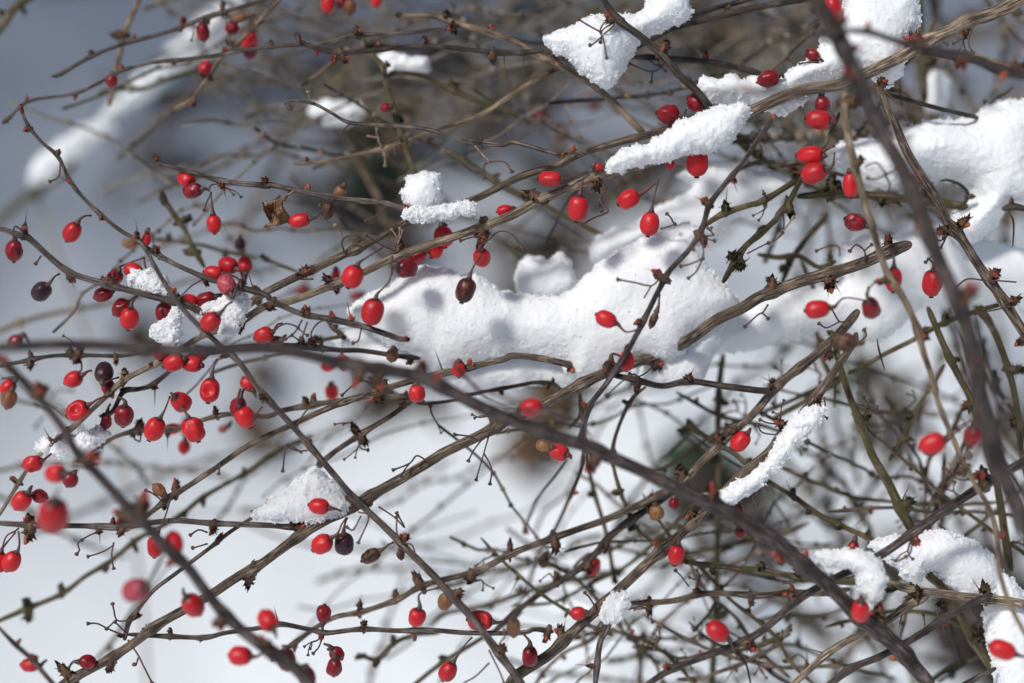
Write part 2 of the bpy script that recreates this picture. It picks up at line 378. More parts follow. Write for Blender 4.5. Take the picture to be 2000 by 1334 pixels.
NB = [0]
def branch(label, kind, d0, d1, r0, r1, path, nodes='', stalks=(), auto=0, cat='branch', name='branch', group=None, nseg=0, clus=None, tips=True, thick=1.0):
    NB[0] += 1; seed = NB[0]; r = random.Random(seed * 13 + 5)
    pts = parse(path); n = len(pts)
    L = [0]
    for i in range(1, n): L.append(L[-1] + math.hypot(pts[i][0] - pts[i - 1][0], pts[i][1] - pts[i - 1][1]))
    wob = r.uniform(0, 6)
    dd = [d0 + (d1 - d0) * l / L[-1] + 2.0 * math.sin(l / 170 + wob) + (pts[i][2] if len(pts[i]) > 2 else 0) for i, l in enumerate(L)]
    W = [P(p[0], p[1], dd[i]) for i, p in enumerate(pts)]
    near = min(abs(d0), abs(d1)) < 16
    C = catmull(W, 0.0006 if near else 0.0015); m = len(C)
    t = np.linspace(0, 1, m); dep = np.interp(t, np.array(L) / L[-1], dd)
    R = (r0 + (r1 - r0) * t) * np.array([PX(x) for x in dep]) * thick
    R = R * 0.91; sl_ = np.concatenate([[0], np.cumsum(np.linalg.norm(np.diff(C, axis=0), axis=1))])
    R = R * (1 - 0.5 * np.exp(-sl_ / 0.0012)) * (1 - 0.5 * np.exp(-(sl_[-1] - sl_) / 0.0012))
    # node list in pixels
    nd = []
    for tk in nodes.split():
        q = tk.split(','); nd.append((float(q[0]), float(q[1]), q[2], float(q[3]) if len(q) > 3 else None))
    def at_len(l):
        for i in range(1, n):
            if L[i] >= l:
                f = (l - L[i - 1]) / max(L[i] - L[i - 1], 1e-6)
                return tuple(pts[i - 1][k] + (pts[i][k] - pts[i - 1][k]) * f for k in (0, 1))
        return pts[-1][:2]
    if auto:
        l = r.uniform(0.3, 0.8) * auto
        while l < L[-1] - 8:
            x, y = at_len(l)
            if all(math.hypot(x - q[0], y - q[1]) > auto * 0.55 for q in nd):
                nd.append((x, y, r.choice(('c', 'c', 'ct', 'cs', 'o', 'cst', 'c')), None))
            l += auto * r.uniform(0.7, 1.3)
    xs = np.array([((Vector(c) - CAM).dot(RGT), (Vector(c) - CAM).dot(UPV), (Vector(c) - CAM).dot(FWD)) for c in C])
    px = 1000 + xs[:, 0] / xs[:, 2] / KW * 2000; py = 667 - xs[:, 1] / xs[:, 2] / KW * 2000
    info = []
    for (x, y, code, ang) in nd:
        i = int(np.argmin((px - x) ** 2 + (py - y) ** 2)); i = min(max(i, 1), m - 2)
        R += R[i] * 0.28 * np.exp(-((np.arange(m) - i) * (0.0006 if near else 0.0015) / 0.0022) ** 2)
        ta = math.degrees(math.atan2(-(py[i + 1] - py[i - 1]), px[i + 1] - px[i - 1]))
        if ang is None: ang = ta + (90 if r.random() < .5 else -90) + r.uniform(-15, 15)
        info.append((i, code, ang, dep[i]))
    root = empty(name, Vector(C[m // 2]), label, cat, group)
    V, F, U = tube(C, R, nseg or (18 if near and r0 + r1 > 10 else 12), 0.075 if kind != 'straw' else 0.05, seed)
    mk('stem', V, F, M[kind], root, True, U)
    if tips and nodes == '' and not auto: pass
    for (i, code, ang, d) in info:
        c = Vector(C[i]); rad = float(R[i]); dirv = idir(ang, r.uniform(-20, 35))
        base = c + dirv * rad * 0.75
        k = PX(d)
        size = min(max(rad * r.uniform(0.9, 1.45), 0.0009), 0.0020)
        if 'C' in code: size *= 1.45
        if 'c' in code or 'C' in code:
            lib = clus if clus else (CLO if kind == 'olive' else CLP if kind == 'purple' else CL)
            inst('bud_cluster', r.choice(lib), root, base, dirv, (size, size * r.uniform(.7, 1.1), size * r.uniform(.7, 1.5)), r.uniform(0, 6))
        if 'o' in code:
            s = min(max(rad * .95, 0.0008), .0012)
            inst('bud', r.choice(BD), root, base - dirv * s * .2, dirv, (s, s, s), r.uniform(0, 6))
        for q in range(code.count('t')):
            a = ang + (r.uniform(-50, 50) if 'c' in code or q else 0); ln = r.uniform(34, 52) * k
            inst('thorn', TH, root, c + idir(a) * rad * .5, idir(a, r.uniform(-25, 25)), (ln, ln, ln), r.uniform(0, 6))
        if 's' in code:
            for q in range(code.count('s')):
                A = Acc(); rand_stalks(A, base, ang + r.uniform(-60, 60), d, r)
                A.build('fruit_stalk', [M['thorn_pale'] if r.random() < .2 else M['stalk']], root)
    for st in stalks:
        pale = st.startswith('~'); nk = st.startswith('!')
        q = parse(st.lstrip('~!'))
        i = int(np.argmin((px - q[0][0]) ** 2 + (py - q[0][1]) ** 2)); d = float(dep[i])
        A = Acc(); w_ = [P(a[0], a[1], d - 2 - 1.5 * j) for j, a in enumerate(q)]
        stalk_acc(A, w_, 0.00026, 0, not nk)
        A.build('fruit_stalk', [M['thorn_pale'] if pale else M['stalk']], root)
    return root

# ---------------------------------------------------------------- berries
KWORD = {'r': 'bright red', 'd': 'dark red', 'p': 'purple-black', 'm': 'dark mottled', 't': 'tan dried', 'h': 'brown withered', 'f': 'frosted pinkish red'}
LABELS = set()
def berry(x, y, L, W, ang, tilt, kind, d, ax, ay, phrase, flags='', mid=None):
    k = PX(d); r = random.Random(int(x * 7 + y * 13)); c = P(x, y, d)
    ax_ = idir(ang, tilt); X, Y, Z = frame(ax_)
    Lm = L * k / max(math.cos(math.radians(tilt)), 0.8) ; Wm = W * k
    if L < W: Lm = Wm * 1.1
    label = KWORD[kind] + (' dented' if 'D' in flags else ' wrinkled' if 'W' in flags else '') + ' berry ' + phrase
    nw = len(label.split()); assert 4 <= nw <= 16, (nw, label)
    assert label not in LABELS, label
    LABELS.add(label)
    root = empty('berry', c, label, 'berry', 'barberries on the twigs')
    ns, nr = 28, 22; V = []; U = []
    wr = {'r': .032, 'd': .06, 'p': .05, 'm': .04, 't': .10, 'h': .16, 'f': .02}[kind] + (.09 if 'W' in flags else 0) + (r.uniform(.03, .07) if kind in 'rd' and r.random() < .35 else 0)
    ph = [r.uniform(0, 6.28) for _ in range(6)]; ex = r.uniform(2.15, 2.7); tap = r.uniform(-.10, .08)
    if 'D' in flags: dv = (-FWD + ax_.cross(FWD) * 0.15 + UPV*0.1).normalized()
    if 'E' in flags: dv = (-FWD).normalized()
    for i in range(nr + 1):
        t = i / nr; s = -math.cos(math.pi * t)           # -1 tip .. 1 stalk
        rad = (1 - abs(s) ** ex) ** (1 / 2.1) * (1 + tap * s)
        for j in range(ns):
            th = 2 * math.pi * j / ns
            f = 1 + wr * (0.55 * math.sin(3 * th + ph[0] + s * 1.3) * abs(s) ** .5 + 0.5 * math.sin(5 * th + ph[1] - 1.5 * s) + 0.35 * math.sin(2 * th + ph[2] + 3 * s) + .3 * math.sin(9 * th + 4 * s + ph[3]))
            nx = (X * math.cos(th) + Y * math.sin(th))
            v = Z * (s * Lm / 2) + nx * (rad * f * Wm / 2)
            if 'D' in flags or 'E' in flags:
                dn = Vector(v).normalized().dot(dv); w_ = max(0, (dn - .80) / .20)
                v = v - np.array(dv) * (w_ ** 0.9) * Wm * 0.26
            V.append(np.array(c) + v); U.append((j / ns, t))
    F = [(i * ns + j, i * ns + (j + 1) % ns, (i + 1) * ns + (j + 1) % ns, (i + 1) * ns + j) for i in range(nr) for j in range(ns)]
    mk('flesh', V, F, BM[kind], root, True, U)
    A = Acc(); tip = c - ax_ * Lm * 0.49
    Vv, Ff = lathe([(-0.00005, Wm * .12), (Lm * .035, Wm * .11), (Lm * .05, Wm * .14), (Lm * .065, Wm * .09)], tip, -ax_, 9); A.add(Vv, Ff)
    A.build('tip', [M['tip']], root)
    if ax is not None:
        q0 = c + ax_ * Lm * 0.47; end = P(ax, ay, d + 1.0)
        dist = (end - q0).length
        if mid: q = [q0, q0 + ax_ * dist * .12, P(mid[0], mid[1], d), end]
        else:
            b = q0 + ax_ * min(dist * .35, 0.004); q = [q0, b, (b + end) / 2 + UPV * dist * 0.06 - FWD * .0006, end]
        C = catmull(q, 0.0005); t = np.linspace(0, 1, len(C))
        R = 0.00024 + 0.00075 * np.exp(-t * dist / 0.0013) + 0.00012 * np.clip((t - .85) / .15, 0, 1)
        Vv, Ff, Uu = tube(C, R, 8); mk('stalk', Vv, Ff, M['stalk_red'] if r.random() < .35 and kind == 'r' else M['stalk'], root, True, Uu)
    return root

# ---------------------------------------------------------------- snow
def vnoise(shape, cell, seed, origin=(0, 0, 0)):
    r = np.random.RandomState(seed); n = [int(s / cell) + 3 for s in shape]
    lat = r.rand(*n).astype(np.float32)
    for axis in range(3):
        t = np.arange(shape[axis]) / cell; i0 = t.astype(int); f = (t - i0).astype(np.float32); f = f * f * (3 - 2 * f)
        sh = [1, 1, 1]; sh[axis] = -1; f = f.reshape(sh)
        lat = np.take(lat, i0, axis) * (1 - f) + np.take(lat, i0 + 1, axis) * f
    return lat - 0.5
def surface_nets(f):
    ins = f > 0; nx, ny, nz = f.shape
    c = [ins[i:nx - 1 + i, j:ny - 1 + j, k:nz - 1 + k] for i in (0, 1) for j in (0, 1) for k in (0, 1)]
    s = sum(a.astype(np.int8) for a in c); act = (s > 0) & (s < 8)
    idx = -np.ones(act.shape, np.int64); idx[act] = np.arange(act.sum()); I = np.argwhere(act)
    acc = np.zeros((len(I), 3)); cnt = np.zeros(len(I))
    corners = [(i, j, k) for i in (0, 1) for j in (0, 1) for k in (0, 1)]
    val = [f[I[:, 0] + a, I[:, 1] + b, I[:, 2] + cc] for (a, b, cc) in corners]
    for p in range(8):
        for q in range(p + 1, 8):
            dlt = [corners[q][t] - corners[p][t] for t in range(3)]
            if sum(abs(t) for t in dlt) != 1: continue
            a, b = val[p], val[q]; m = (a > 0) != (b > 0)
            t = np.where(m, a / np.where(m, a - b, 1), 0)
            for ax in range(3): acc[:, ax] += np.where(m, corners[p][ax] + t * dlt[ax], 0)
            cnt += m
    Vv = I + acc / cnt[:, None]
    Q = []
    for ax in range(3):
        a = [slice(1, -1)] * 3; b = [slice(1, -1)] * 3
        a[ax] = slice(0, -1); b[ax] = slice(1, None)
        A, B = ins[tuple(a)], ins[tuple(b)]
        e = np.argwhere(A != B); sgn = A[A != B]
        off = [1, 1, 1]; off[ax] = 0; e = e + np.array(off)
        o1, o2 = [(1, 2), (2, 0), (0, 1)][ax]
        def g(d1, d2):
            q = e.copy(); q[:, o1] -= d1; q[:, o2] -= d2; return idx[q[:, 0], q[:, 1], q[:, 2]]
        quad = np.stack([g(0, 0), g(1, 0), g(1, 1), g(0, 1)], 1)
        quad[~sgn] = quad[~sgn][:, ::-1]
        Q.append(quad)
    Q = np.vstack(Q); Q = Q[(Q >= 0).all(1)]
    return Vv, Q
def poly_sdf(U, Vv, poly):
    d = np.full(U.shape, 1e9); inside = np.zeros(U.shape, bool); n = len(poly)
    for i in range(n):
        x0, y0 = poly[i]; x1, y1 = poly[(i + 1) % n]
        ex, ey = x1 - x0, y1 - y0; l2 = ex * ex + ey * ey + 1e-9
        t = np.clip(((U - x0) * ex + (Vv - y0) * ey) / l2, 0, 1)
        d = np.minimum(d, np.hypot(U - x0 - t * ex, Vv - y0 - t * ey))
        c = ((y0 > Vv) != (y1 > Vv)) & (U < ex * (Vv - y0) / (ey if abs(ey) > 1e-9 else 1e-9) + x0)
        inside ^= c
    return np.where(inside, d, -d)
def snow(label, outline, d, T, step=0.36, rough=1.0, fluff=0.0, slope=0.0, shift=0.0, mat='snow', grains=0, cat='snow clump', name='snow_clump'):
    """outline in photo pixels; T = half thickness in mm; builds a lumpy granular solid"""
    k = PX(d) * 1000
    pp = np.array([p for p in parse(outline)]); cx, cy = pp.mean(0)
    poly = [((x - cx) * k, (cy - y) * k) for x, y in pp]
    xs = [p[0] for p in poly]; ys = [p[1] for p in poly]; mg = 3.0
    u = np.arange(min(xs) - mg, max(xs) + mg, step); v = np.arange(min(ys) - mg, max(ys) + mg, step); wv = np.arange(-T - 2.6, T + 2.6, step)
    Ug, Vg = np.meshgrid(u, v, indexing='ij'); s = poly_sdf(Ug, Vg, poly).astype(np.float32)
    for _ in range(int(1.2 / step) + 2):
        q = np.pad(s, 1, mode='edge'); s = (q[:-2, 1:-1] + q[2:, 1:-1] + q[1:-1, :-2] + q[1:-1, 2:] + q[1:-1, 1:-1] * 2) / 6
    s = s + 0.45
    Rm = max(float(s.max()), 1.0)
    Re = min(Rm, T * 1.6)
    se = np.minimum(s, Re)
    wc = wv[None, None, :] - (Vg * slope + shift)[:, :, None]
    f = Re - np.sqrt((Re - se[:, :, None]) ** 2 + (wc * Re / T) ** 2)
    sh = f.shape; sd = int(abs(cx) + abs(cy)) % 9999
    f = f + 1.3 * rough * vnoise(sh, 9.0 / step, sd) + 0.25 * rough * vnoise(sh, 3.2 / step, sd + 1) + 0.3 * rough * vnoise(sh, 1.5 / step, sd + 2) + (0.38 * rough + fluff) * vnoise(sh, 0.8 / step if 0.8 / step > 1.05 else 1.05, sd + 3)
    if fluff: f = f + fluff * 1.6 * vnoise(sh, 1.25 / step, sd + 5) - fluff * .25
    f = f + (1.6 * vnoise(sh, 1.9 / step, sd + 7) + 0.9 * vnoise(sh, max(0.9 / step, 1.05), sd + 8)) * rough * np.exp(-np.clip(s, 0, 9) / 1.3)[:, :, None]
    f = f.astype(np.float32)
    for ax in range(3):
        a = [slice(None)] * 3; a[ax] = 0; f[tuple(a)] = -1; a[ax] = -1; f[tuple(a)] = -1
    Vv, Q = surface_nets(f)
    cu = u[0] + Vv[:, 0] * step; cv = v[0] + Vv[:, 1] * step; cw = wv[0] + Vv[:, 2] * step
    o = P(cx, cy, d); R_, U_, F_ = np.array(RGT), np.array(UPV), np.array(FWD)
    W_ = np.array(o) + (cu[:, None] * R_ + cv[:, None] * U_ - cw[:, None] * F_) / 1000
    faces = Q.tolist(); 
    if grains:
        r = np.random.RandomState(sd); sv = s[np.clip(Vv[:, 0].astype(int), 0, s.shape[0] - 1), np.clip(Vv[:, 1].astype(int), 0, s.shape[1] - 1)]
        pr = np.exp(-np.clip(sv, 0, 9) / 1.0) + 0.12; ids = r.choice(len(W_), grains, p=pr / pr.sum())
        base = len(W_); nv = []; 
        for g_, i in enumerate(ids):
            s_ = r.uniform(.12, .36) / 1000; A_, _ = np.linalg.qr(r.randn(3, 3)); c = W_[i] + r.randn(3) * .00018
            for q in range(3): nv.append(c + A_[q] * s_ * (1.3 if q == 0 else .8)); nv.append(c - A_[q] * s_ * (1.3 if q == 0 else .8))
            b = base + g_ * 6
            for (a1, b1, c1) in ((0, 2, 4), (2, 1, 4), (1, 3, 4), (3, 0, 4), (2, 0, 5), (1, 2, 5), (3, 1, 5), (0, 3, 5)): faces.append([b + a1, b + b1, b + c1])
        W_ = np.vstack([W_, np.array(nv)])
    assert label not in LABELS; LABELS.add(label)
    ob = mk(name, (W_ - np.array(o)).tolist(), faces, None, None, True, None, [M[mat], M['grain']], [0] * len(Q) + [1] * (len(faces) - len(Q))); ob.location = o
    if grains:
        sm = [True] * len(Q) + [False] * (len(faces) - len(Q)); ob.data.polygons.foreach_set('use_smooth', sm)
    ob['label'] = label; ob['category'] = cat
    return ob

# ================================================================ the ground
MOUNDS = []
for (px_, py_, wd, hh) in ((930, 960, .055, .060), (1170, 900, .08, .04), (820, 1180, .12, .03), (640, 1060, .09, .03), (1300, 800, .08, .05), (1500, 1000, .10, .05), (1750, 860, .07, .05), (1250, 1230, .08, .035), (300, 700, .12, .05), (150, 950, .10, .03), (380, 1180, .07, .025), (1950, 1050, .09, .05), (500, 380, .12, .05), (1000, 300, .12, .07), (1500, 560, .12, .06), (120, 560, .07, .05), (620, 760, .06, .03)):
    rel = P(px_, py_, 0) - CAM; gg = CAM + rel * (-CAM.z / rel.z)
    MOUNDS.append((gg.x, gg.y, wd, hh))
def mounds(X, Y):
    Z = 0.0
    for (a, b_, wd, hh) in MOUNDS: Z = Z + hh * np.exp(-(((X - a) / wd) ** 2 + ((Y - b_) / (wd * 1.3)) ** 2))
    return Z
def ground():
    n = 420; half = 15.0
    t = np.linspace(-1, 1, n); g = np.sign(t) * np.abs(t) ** 2.2 * half
    X, Y = np.meshgrid(g, g + 1.1, indexing='ij'); r = np.random.RandomState(3)
    Z = np.zeros_like(X)
    for k in range(34):
        fx, fy = r.randn(2) * 4.0; Z += 0.020 / (1 + math.hypot(fx, fy) * 0.25) * np.sin(fx * X + fy * Y + r.rand() * 6.28) * 0.6
    Z -= Z[n // 2, n // 2]
    Z += mounds(X, Y)
    for k in range(40):
        fx, fy = r.randn(2) * 22.0; Z += 0.0016 * np.sin(fx * X + fy * Y + r.rand() * 6.28)
    V = np.stack([X, Y, Z], -1).reshape(-1, 3)
    i, j = np.meshgrid(np.arange(n - 1), np.arange(n - 1), indexing='ij')
    F = np.stack([i * n + j, (i + 1) * n + j, (i + 1) * n + j + 1, i * n + j + 1], -1).reshape(-1, 4)
    o = mk('snowy_ground', V.tolist(), F.tolist(), M['ground_snow'], None, True)
    o['kind'] = 'structure'; return o
ground()

# ================================================================ branches
B = branch
B('thick weathered barberry branch with gold bark running from top right corner to the left', 'gold', -1, 2, 15, 4,
  '2010,-8 1945,24 1894,41 1852,62 1811,79 1760,110 1700,140 1640,165 1560,178 1480,212 1420,245 1350,285 1262,318 1180,340 1100,372 1052,392 1000,420 950,440 900,458 850,474 800,492 770,502 720,527 680,545 640,560 600,577 560,590 517,599 462,632 393,657 345,688 293,716 241,744 193,788 148,830 100,868 62,905 28,957 -5,1012',
  '1806,76,Co,180 770,486,Ccst,70 480,632,Cco,250 1890,52,cs,270 950,466,Cc,265 1176,350,C,250 672,585,c,260 655,548,c,150 1045,372,C,160 240,742,Cc,80 228,770,c,260 300,705,c,190 142,838,C,200 100,862,ct,120 33,940,Cc,150',
  ['952,470 975,452 1000,458 1022,487', '952,470 930,462 900,470', '1180,360 1172,392 1188,412 1160,425 1135,440', '1185,365 1168,400 1175,412', '1895,60 1892,85 1900,103', '772,490 745,478 715,460', '620,790 600,800 580,830'], cat='branch')
B('long weathered branch just above the thickest one, meeting it at lower left', 'bark', 5, 6, 8, 8.5,
  '1345,238 1290,257 1221,274 1131,300 1086,322 1017,345 970,368 924,390 860,412 800,430 720,475 669,499 617,523 579,541 527,567 500,584 470,606',
  '1095,312,Coo,60 1112,300,o,90 798,425,Co,110 690,485,c,75 607,525,Co,200 700,495,k,260',
  ['672,492 668,470 685,460 700,470', '~670,470 662,445 655,440', '612,545 585,545 575,540'])
B('thick dark branch from the broken stub at right down to the bottom left edge', 'bark', 0, 3, 13, 9.5,
  '1779,476 1735,492 1687,513 1635,530 1566,549 1514,568 1480,582 1448,602 1396,627 1345,664,9 1300,690,19 1255,703,12 1172,733,1 1103,768 1052,795 1000,816 948,845 872,882 845,898 786,933 724,968 672,1000 638,1015 586,1046 534,1084 500,1108 465,1126 414,1160 359,1191 310,1219 255,1260 207,1291 148,1322 100,1352',
  '1508,570,Cco,100 1625,552,Ctt,265 1728,470,c,90 1275,715,Cct,300 965,832,Cs,100 735,985,C,240 498,1125,Co,250 228,1295,C,250 138,1325,C,130 300,1222,c,200 690,990,Co,180 570,1030,Cc,80 1110,700,k,90',
  ['1500,595 1490,610 1480,615 1455,638', '1490,612 1500,622', '965,835 940,860 915,852 888,849', '955,850 945,885 930,937', '945,885 960,915 957,945', '940,860 925,880 915,900', '840,905 815,890 800,905 768,918', '800,905 790,918 784,930', '740,990 770,1010 790,1030 775,1002', '1690,510 1688,490 1672,478 1660,490', '1688,490 1702,478', '!1275,715 1268,705 1290,700'], name='branch')
B('long branch rising from bottom centre to the right below the snow strip', 'bark', -3, 4, 12, 8,
  '990,1345 1010,1319 1069,1281 1103,1250 1166,1191 1207,1153 1262,1102 1310,1060 1372,1005 1410,965 1448,926 1500,884 1532,840 1583,789 1628,727 1666,671 1672,650',
  '1350,1010,Co,120 1608,770,Cos,250 1085,1235,ct,100 1530,828,Cs,150 1200,1205,c,260 1290,1063,o,150 1215,990,k,90',
  ['1166,1191 1152,1168 1143,1158', '1175,1180 1178,1205 1163,1230', '1610,775 1612,800 1605,803', '1532,830 1500,826 1485,820', '1525,850 1490,845 1480,830', '1480,965 1470,975 1478,985', '1680,668 1692,655 1688,645'])
B('slim weathered branch with a broken tip behind the long rising one at right', 'bark', 10, 16, 10, 5,
  '1677,606 1652,637 1618,672 1583,702 1521,751 1480,799 1440,838 1407,868 1359,915 1338,936 1293,964 1230,994 1172,1019 1093,1046 1000,1081 931,1115 828,1143 776,1171 707,1195 648,1208 583,1250 530,1290',
  '1515,748,ct,130 1560,712,k,100 1335,938,Ct,110 1615,680,c,300 1290,970,Cs,200 1085,1055,C,280 993,1073,C,90 822,1140,C,120 925,1130,Cs,270 775,1175,C,90 702,1195,Ct,90 582,1255,C,250 1400,870,c,80',
  ['1660,625 1640,628 1625,605 1612,595', '1640,628 1615,640 1600,632'])
B('dark olive branch splitting below the slim weathered one, running to lower centre', 'dark', 17, 22, 8, 6,
  '1320,955 1293,974 1240,1010 1193,1046 1160,1085 1131,1112 1069,1150 1020,1185 990,1210 960,1240',
  '1180,1055,Ct,260 1085,1140,Cs,90 1150,1100,C,280 1235,1012,c,100')
B('grey branch running from under the main snow clump down to lower left', 'bark', 5, 5, 7.5, 5.5,
  '1150,722,16 1125,716,12 1102,710,3 1050,699 1000,695 983,702 930,714 897,723 845,733 790,748 724,768 672,785 621,806 569,830 517,854 479,874 424,912 362,953 328,974 293,1002 241,1036',
  '915,715,oo,90 740,758,Cc,60 1112,716,o,300 740,768,Co,270 862,715,t,110 340,960,Co,90 312,975,c,290 680,790,k,120 228,1050,Cc,200 325,970,o,120',
  ['738,762 715,745 695,748 668,772', '335,965 330,985 322,1010 310,1038', '325,985 300,965 285,958', '222,1060 218,1085 222,1110', '222,1065 200,1078 172,1087', '424,912 430,905 427,925'])
B('diagonal twig from the top left corner down across to the bottom centre', 'grey', -7, -9, 3.5, 9,
  '41,214 48,232 62,255 83,279 114,307 138,355 166,390 207,428 241,454 276,475 300,516 331,568 362,609 397,644 431,675 466,706 500,751 528,785 569,830 614,882 648,922 693,974 748,1026 803,1081 845,1122 879,1160 914,1198 955,1250 983,1288 1025,1342',
  '41,210,Coo,100 50,255,Co,190 120,297,Co,70 135,360,ot,150 188,425,ct,300 272,467,Ccot,100 400,640,t,240 512,790,Coo,150 610,870,c,100 690,990,Coo,160 795,1048,Coo,60 888,1165,Co,40 345,572,o,60 955,1290,Cs,60 440,700,c,200',
  ['118,320 115,345 98,355', '512,795 500,810 495,820', '590,885 560,870 552,920', '785,1060 775,1040 775,1010', '790,1060 805,1065 812,1085', '700,1000 720,1010 700,1060', '705,1008 690,1035 678,1030', '955,1270 975,1310 985,1335', '!955,1295 930,1320 905,1334', '600,880 580,880 560,872'])
B('twig entering at the left edge and sloping down to the right through the berries', 'grey', -4, -4, 6, 8,
  '-8,445 10,449 34,458 55,464 97,502 138,533 193,551 241,564 310,582 362,595 393,609 440,628 470,634',
  '45,452,Ct,80 130,540,Cot,290 222,555,Co,90 345,585,c,60 210,548,c,120',
  ['!46,452 30,442 26,455 27,470', '80,500 70,515'])
B('thin twig from the upper left knot into the snow clump', 'grey', -3, -6, 5, 6.5,
  '276,477 300,492 328,509 372,530 414,547 466,561 517,575 534,589 590,613 645,623 707,637 769,658 785,664',
  '312,495,Co,110 475,550,Cc,80 600,620,Co,120 652,618,o,100 688,615,ot,100 782,662,Cc,0 530,595,Co,240 395,545,c,290 500,560,ct,70',
  ['590,625 575,650 558,662', '580,640 600,655', '585,640 560,632 540,640', '396,545 372,560 350,583', '!278,470 290,450 300,475 296,490', '600,630 590,660', '706,640 700,665 690,670'])
B('dark twig with orange tip above the dry brown leaf, ending at the snow block', 'grey', 4, 6, 5.5, 6.5,
  '306,312 317,321 379,338 441,355 517,362 534,362 597,376 655,386 714,393 752,397 800,412',
  '304,312,Coo,110 432,358,Cost,280 603,376,oo,80 520,352,Co,90 800,415,Co,120',
  ['412,378 404,395 399,410', '!432,358 412,362 408,372', '655,388 640,395 625,400', '~575,372 545,390 520,398', '755,402 745,415 715,432'])
B('thin bare twig with a hooked tip above the small snow block, near top centre', 'grey', -1, 0, 3, 5,
  '556,204 568,196 583,197 614,203 648,221 686,240 762,245 831,252 879,266 928,278 983,283 1000,277 1059,293 1095,303',
  '686,240,k,200 608,195,k,90 770,243,k,80 840,248,k,70 926,280,ks,270 1000,274,kt,120 556,204,k,200',
  ['556,204 562,200 568,212', '!686,242 675,250 664,266', '~928,285 945,305 955,315', '955,316 985,316 1000,335', '955,316 945,325 947,347', '~605,195 602,180'], tips=False)
B('thin twig curving down from the top edge across the left corner, upper of two', 'grey', 25, 24, 4.5, 5,
  '110,150 179,110 241,86 300,70 338,59 414,31 483,10 530,-6',
  '110,150,C,200 178,106,C,100 262,72,o,90 352,55,Co,80 435,15,C,90 401,38,Cs,270', cat='twig')
B('long thin twig ending at the far left tip below the upper corner twig', 'grey', 22, 16, 3.5, 5,
  '12,238 38,210 66,195 145,183 193,162 238,138 293,124 359,116 428,107 500,95 569,88 628,86 700,69 776,66 862,55 905,45',
  '12,238,C,220 55,188,o,90 150,182,o,270 238,135,oc,90 340,122,c,270 435,103,oc,90 700,68,Cco,100 535,90,C,100', cat='twig')
B('twig coming down from the top edge left of centre to a knobbed end', 'tan', 22, 22, 5, 4.5,
  '556,-12 520,27 483,66 441,103 414,138 386,183 372,197 334,217',
  '508,40,C,200 450,88,C,150 408,150,C,300 382,200,C,270 334,217,C,190', cat='twig')
B('dark twig with orange buds crossing the top centre to the upper snow clump', 'dark', 11, 9, 5, 5.5,
  '580,78 596,86 614,93 662,103 741,97 810,90 879,93 966,102 1017,103 1062,99',
  '580,76,Coo,110 616,95,co,270 652,110,Co,270 742,88,Cco,100 832,75,Co,90 963,107,Co,270 985,100,t,270 1020,100,t,270 665,120,C,300', cat='branch')
B('tan branch sloping down right from the top centre behind the upper snow clump', 'tan', 22, 9, 5.5, 7,
  '780,32 845,31 890,45 948,62 1017,86 1045,107 1097,130 1148,160 1193,195 1234,238 1258,260',
  '785,30,C,150 884,48,Cc,270 965,45,Cco,90 1092,108,Co,100 1258,258,oo,300 880,20,C,90 1070,120,k,260')
B('dark straight branch dropping from the top edge in front of the upper snow clump', 'dark', -6, -4, 7.5, 8.5,
  '1170,-12 1207,38 1248,69 1293,107 1328,148 1359,176 1392,215',
  '1203,42,Cs,190 1293,103,Coot,60',
  ['1200,40 1180,45 1172,62 1178,75 1185,113', '1172,62 1150,50 1130,38', '1175,72 1160,85 1153,88', '1176,72 1173,82', '!1200,48 1190,58 1180,66'])
B('dark branch along the top edge holding the right end of the upper snow clump', 'dark', 14, 16, 7, 8,
  '1620,-14 1576,-3 1517,7 1448,21 1379,38 1310,57 1262,80 1224,103', '1420,28,c,90', auto=0)
B('short dark twig at the top edge joining the branch over the snow', 'dark', 16, 18, 6, 6, '1335,-10 1345,12 1359,24 1400,14 1445,3 1500,-14')
B('dark twig running right beneath the upper snow clump to a frosted berry', 'dark', 20, 14, 6, 7,
  '1222,110 1293,114 1379,121 1448,134 1493,146', '1380,112,Co,90 1270,110,s,270', ['1300,120 1275,140 1230,125', '1275,138 1272,160'], cat='twig')
B('smooth purple-brown twig descending from under the snowy branch through the main snow clump', 'purple', -8, -12, 5.5, 6,
  '1508,230 1496,252 1483,269 1448,321 1414,362 1386,400 1371,447 1345,489 1307,530 1286,568 1262,616 1241,658 1214,706 1183,751 1152,792 1138,837 1128,865',
  '1508,228,oo,60 1375,392,Cto,150 1437,350,Ct,290 1372,462,Cts,310 1290,540,Ct,150 1250,625,Co,190 1140,790,C,170 1216,710,k,200',
  ['1372,460 1374,495 1373,505', '1373,505 1350,515 1330,520', '1373,505 1360,530 1345,543', '1288,545 1272,558 1240,552 1207,546', '!1272,558 1265,570 1258,582', '1240,730 1215,745 1186,772', '1370,462 1358,475 1354,487', '1372,465 1385,468 1395,470'], clus=CLP)
B('blurred purple stalklike twig continuing down left toward the bottom centre', 'purple', -14, -60, 4.5, 4.2,
  '1138,837 1138,902 1114,967 1083,1036 1052,1081 1031,1143 1003,1200 985,1250', '1120,965,o,0', cat='twig')
B('blurred purple twig forking off left beside the brown rotten stump below centre', 'purple', -30, -32, 3.6, 3.2, '1108,895 1083,928 1055,965 1035,1005 1022,1042', '1022,1046,C,270', cat='twig')
B('greenish branch crossing behind the descending purple twig right of centre', 'olive', 8, 7, 6, 6.5,
  '1366,447 1379,438 1414,417 1466,400 1480,397 1518,376 1559,348 1572,330',
  '1415,410,Ct,90 1505,403,cs,270 1557,345,Co,120', ['1496,385 1490,372 1492,378', '1290,447 1305,443 1318,438', '1318,440 1310,425 1303,418'], clus=CLO)
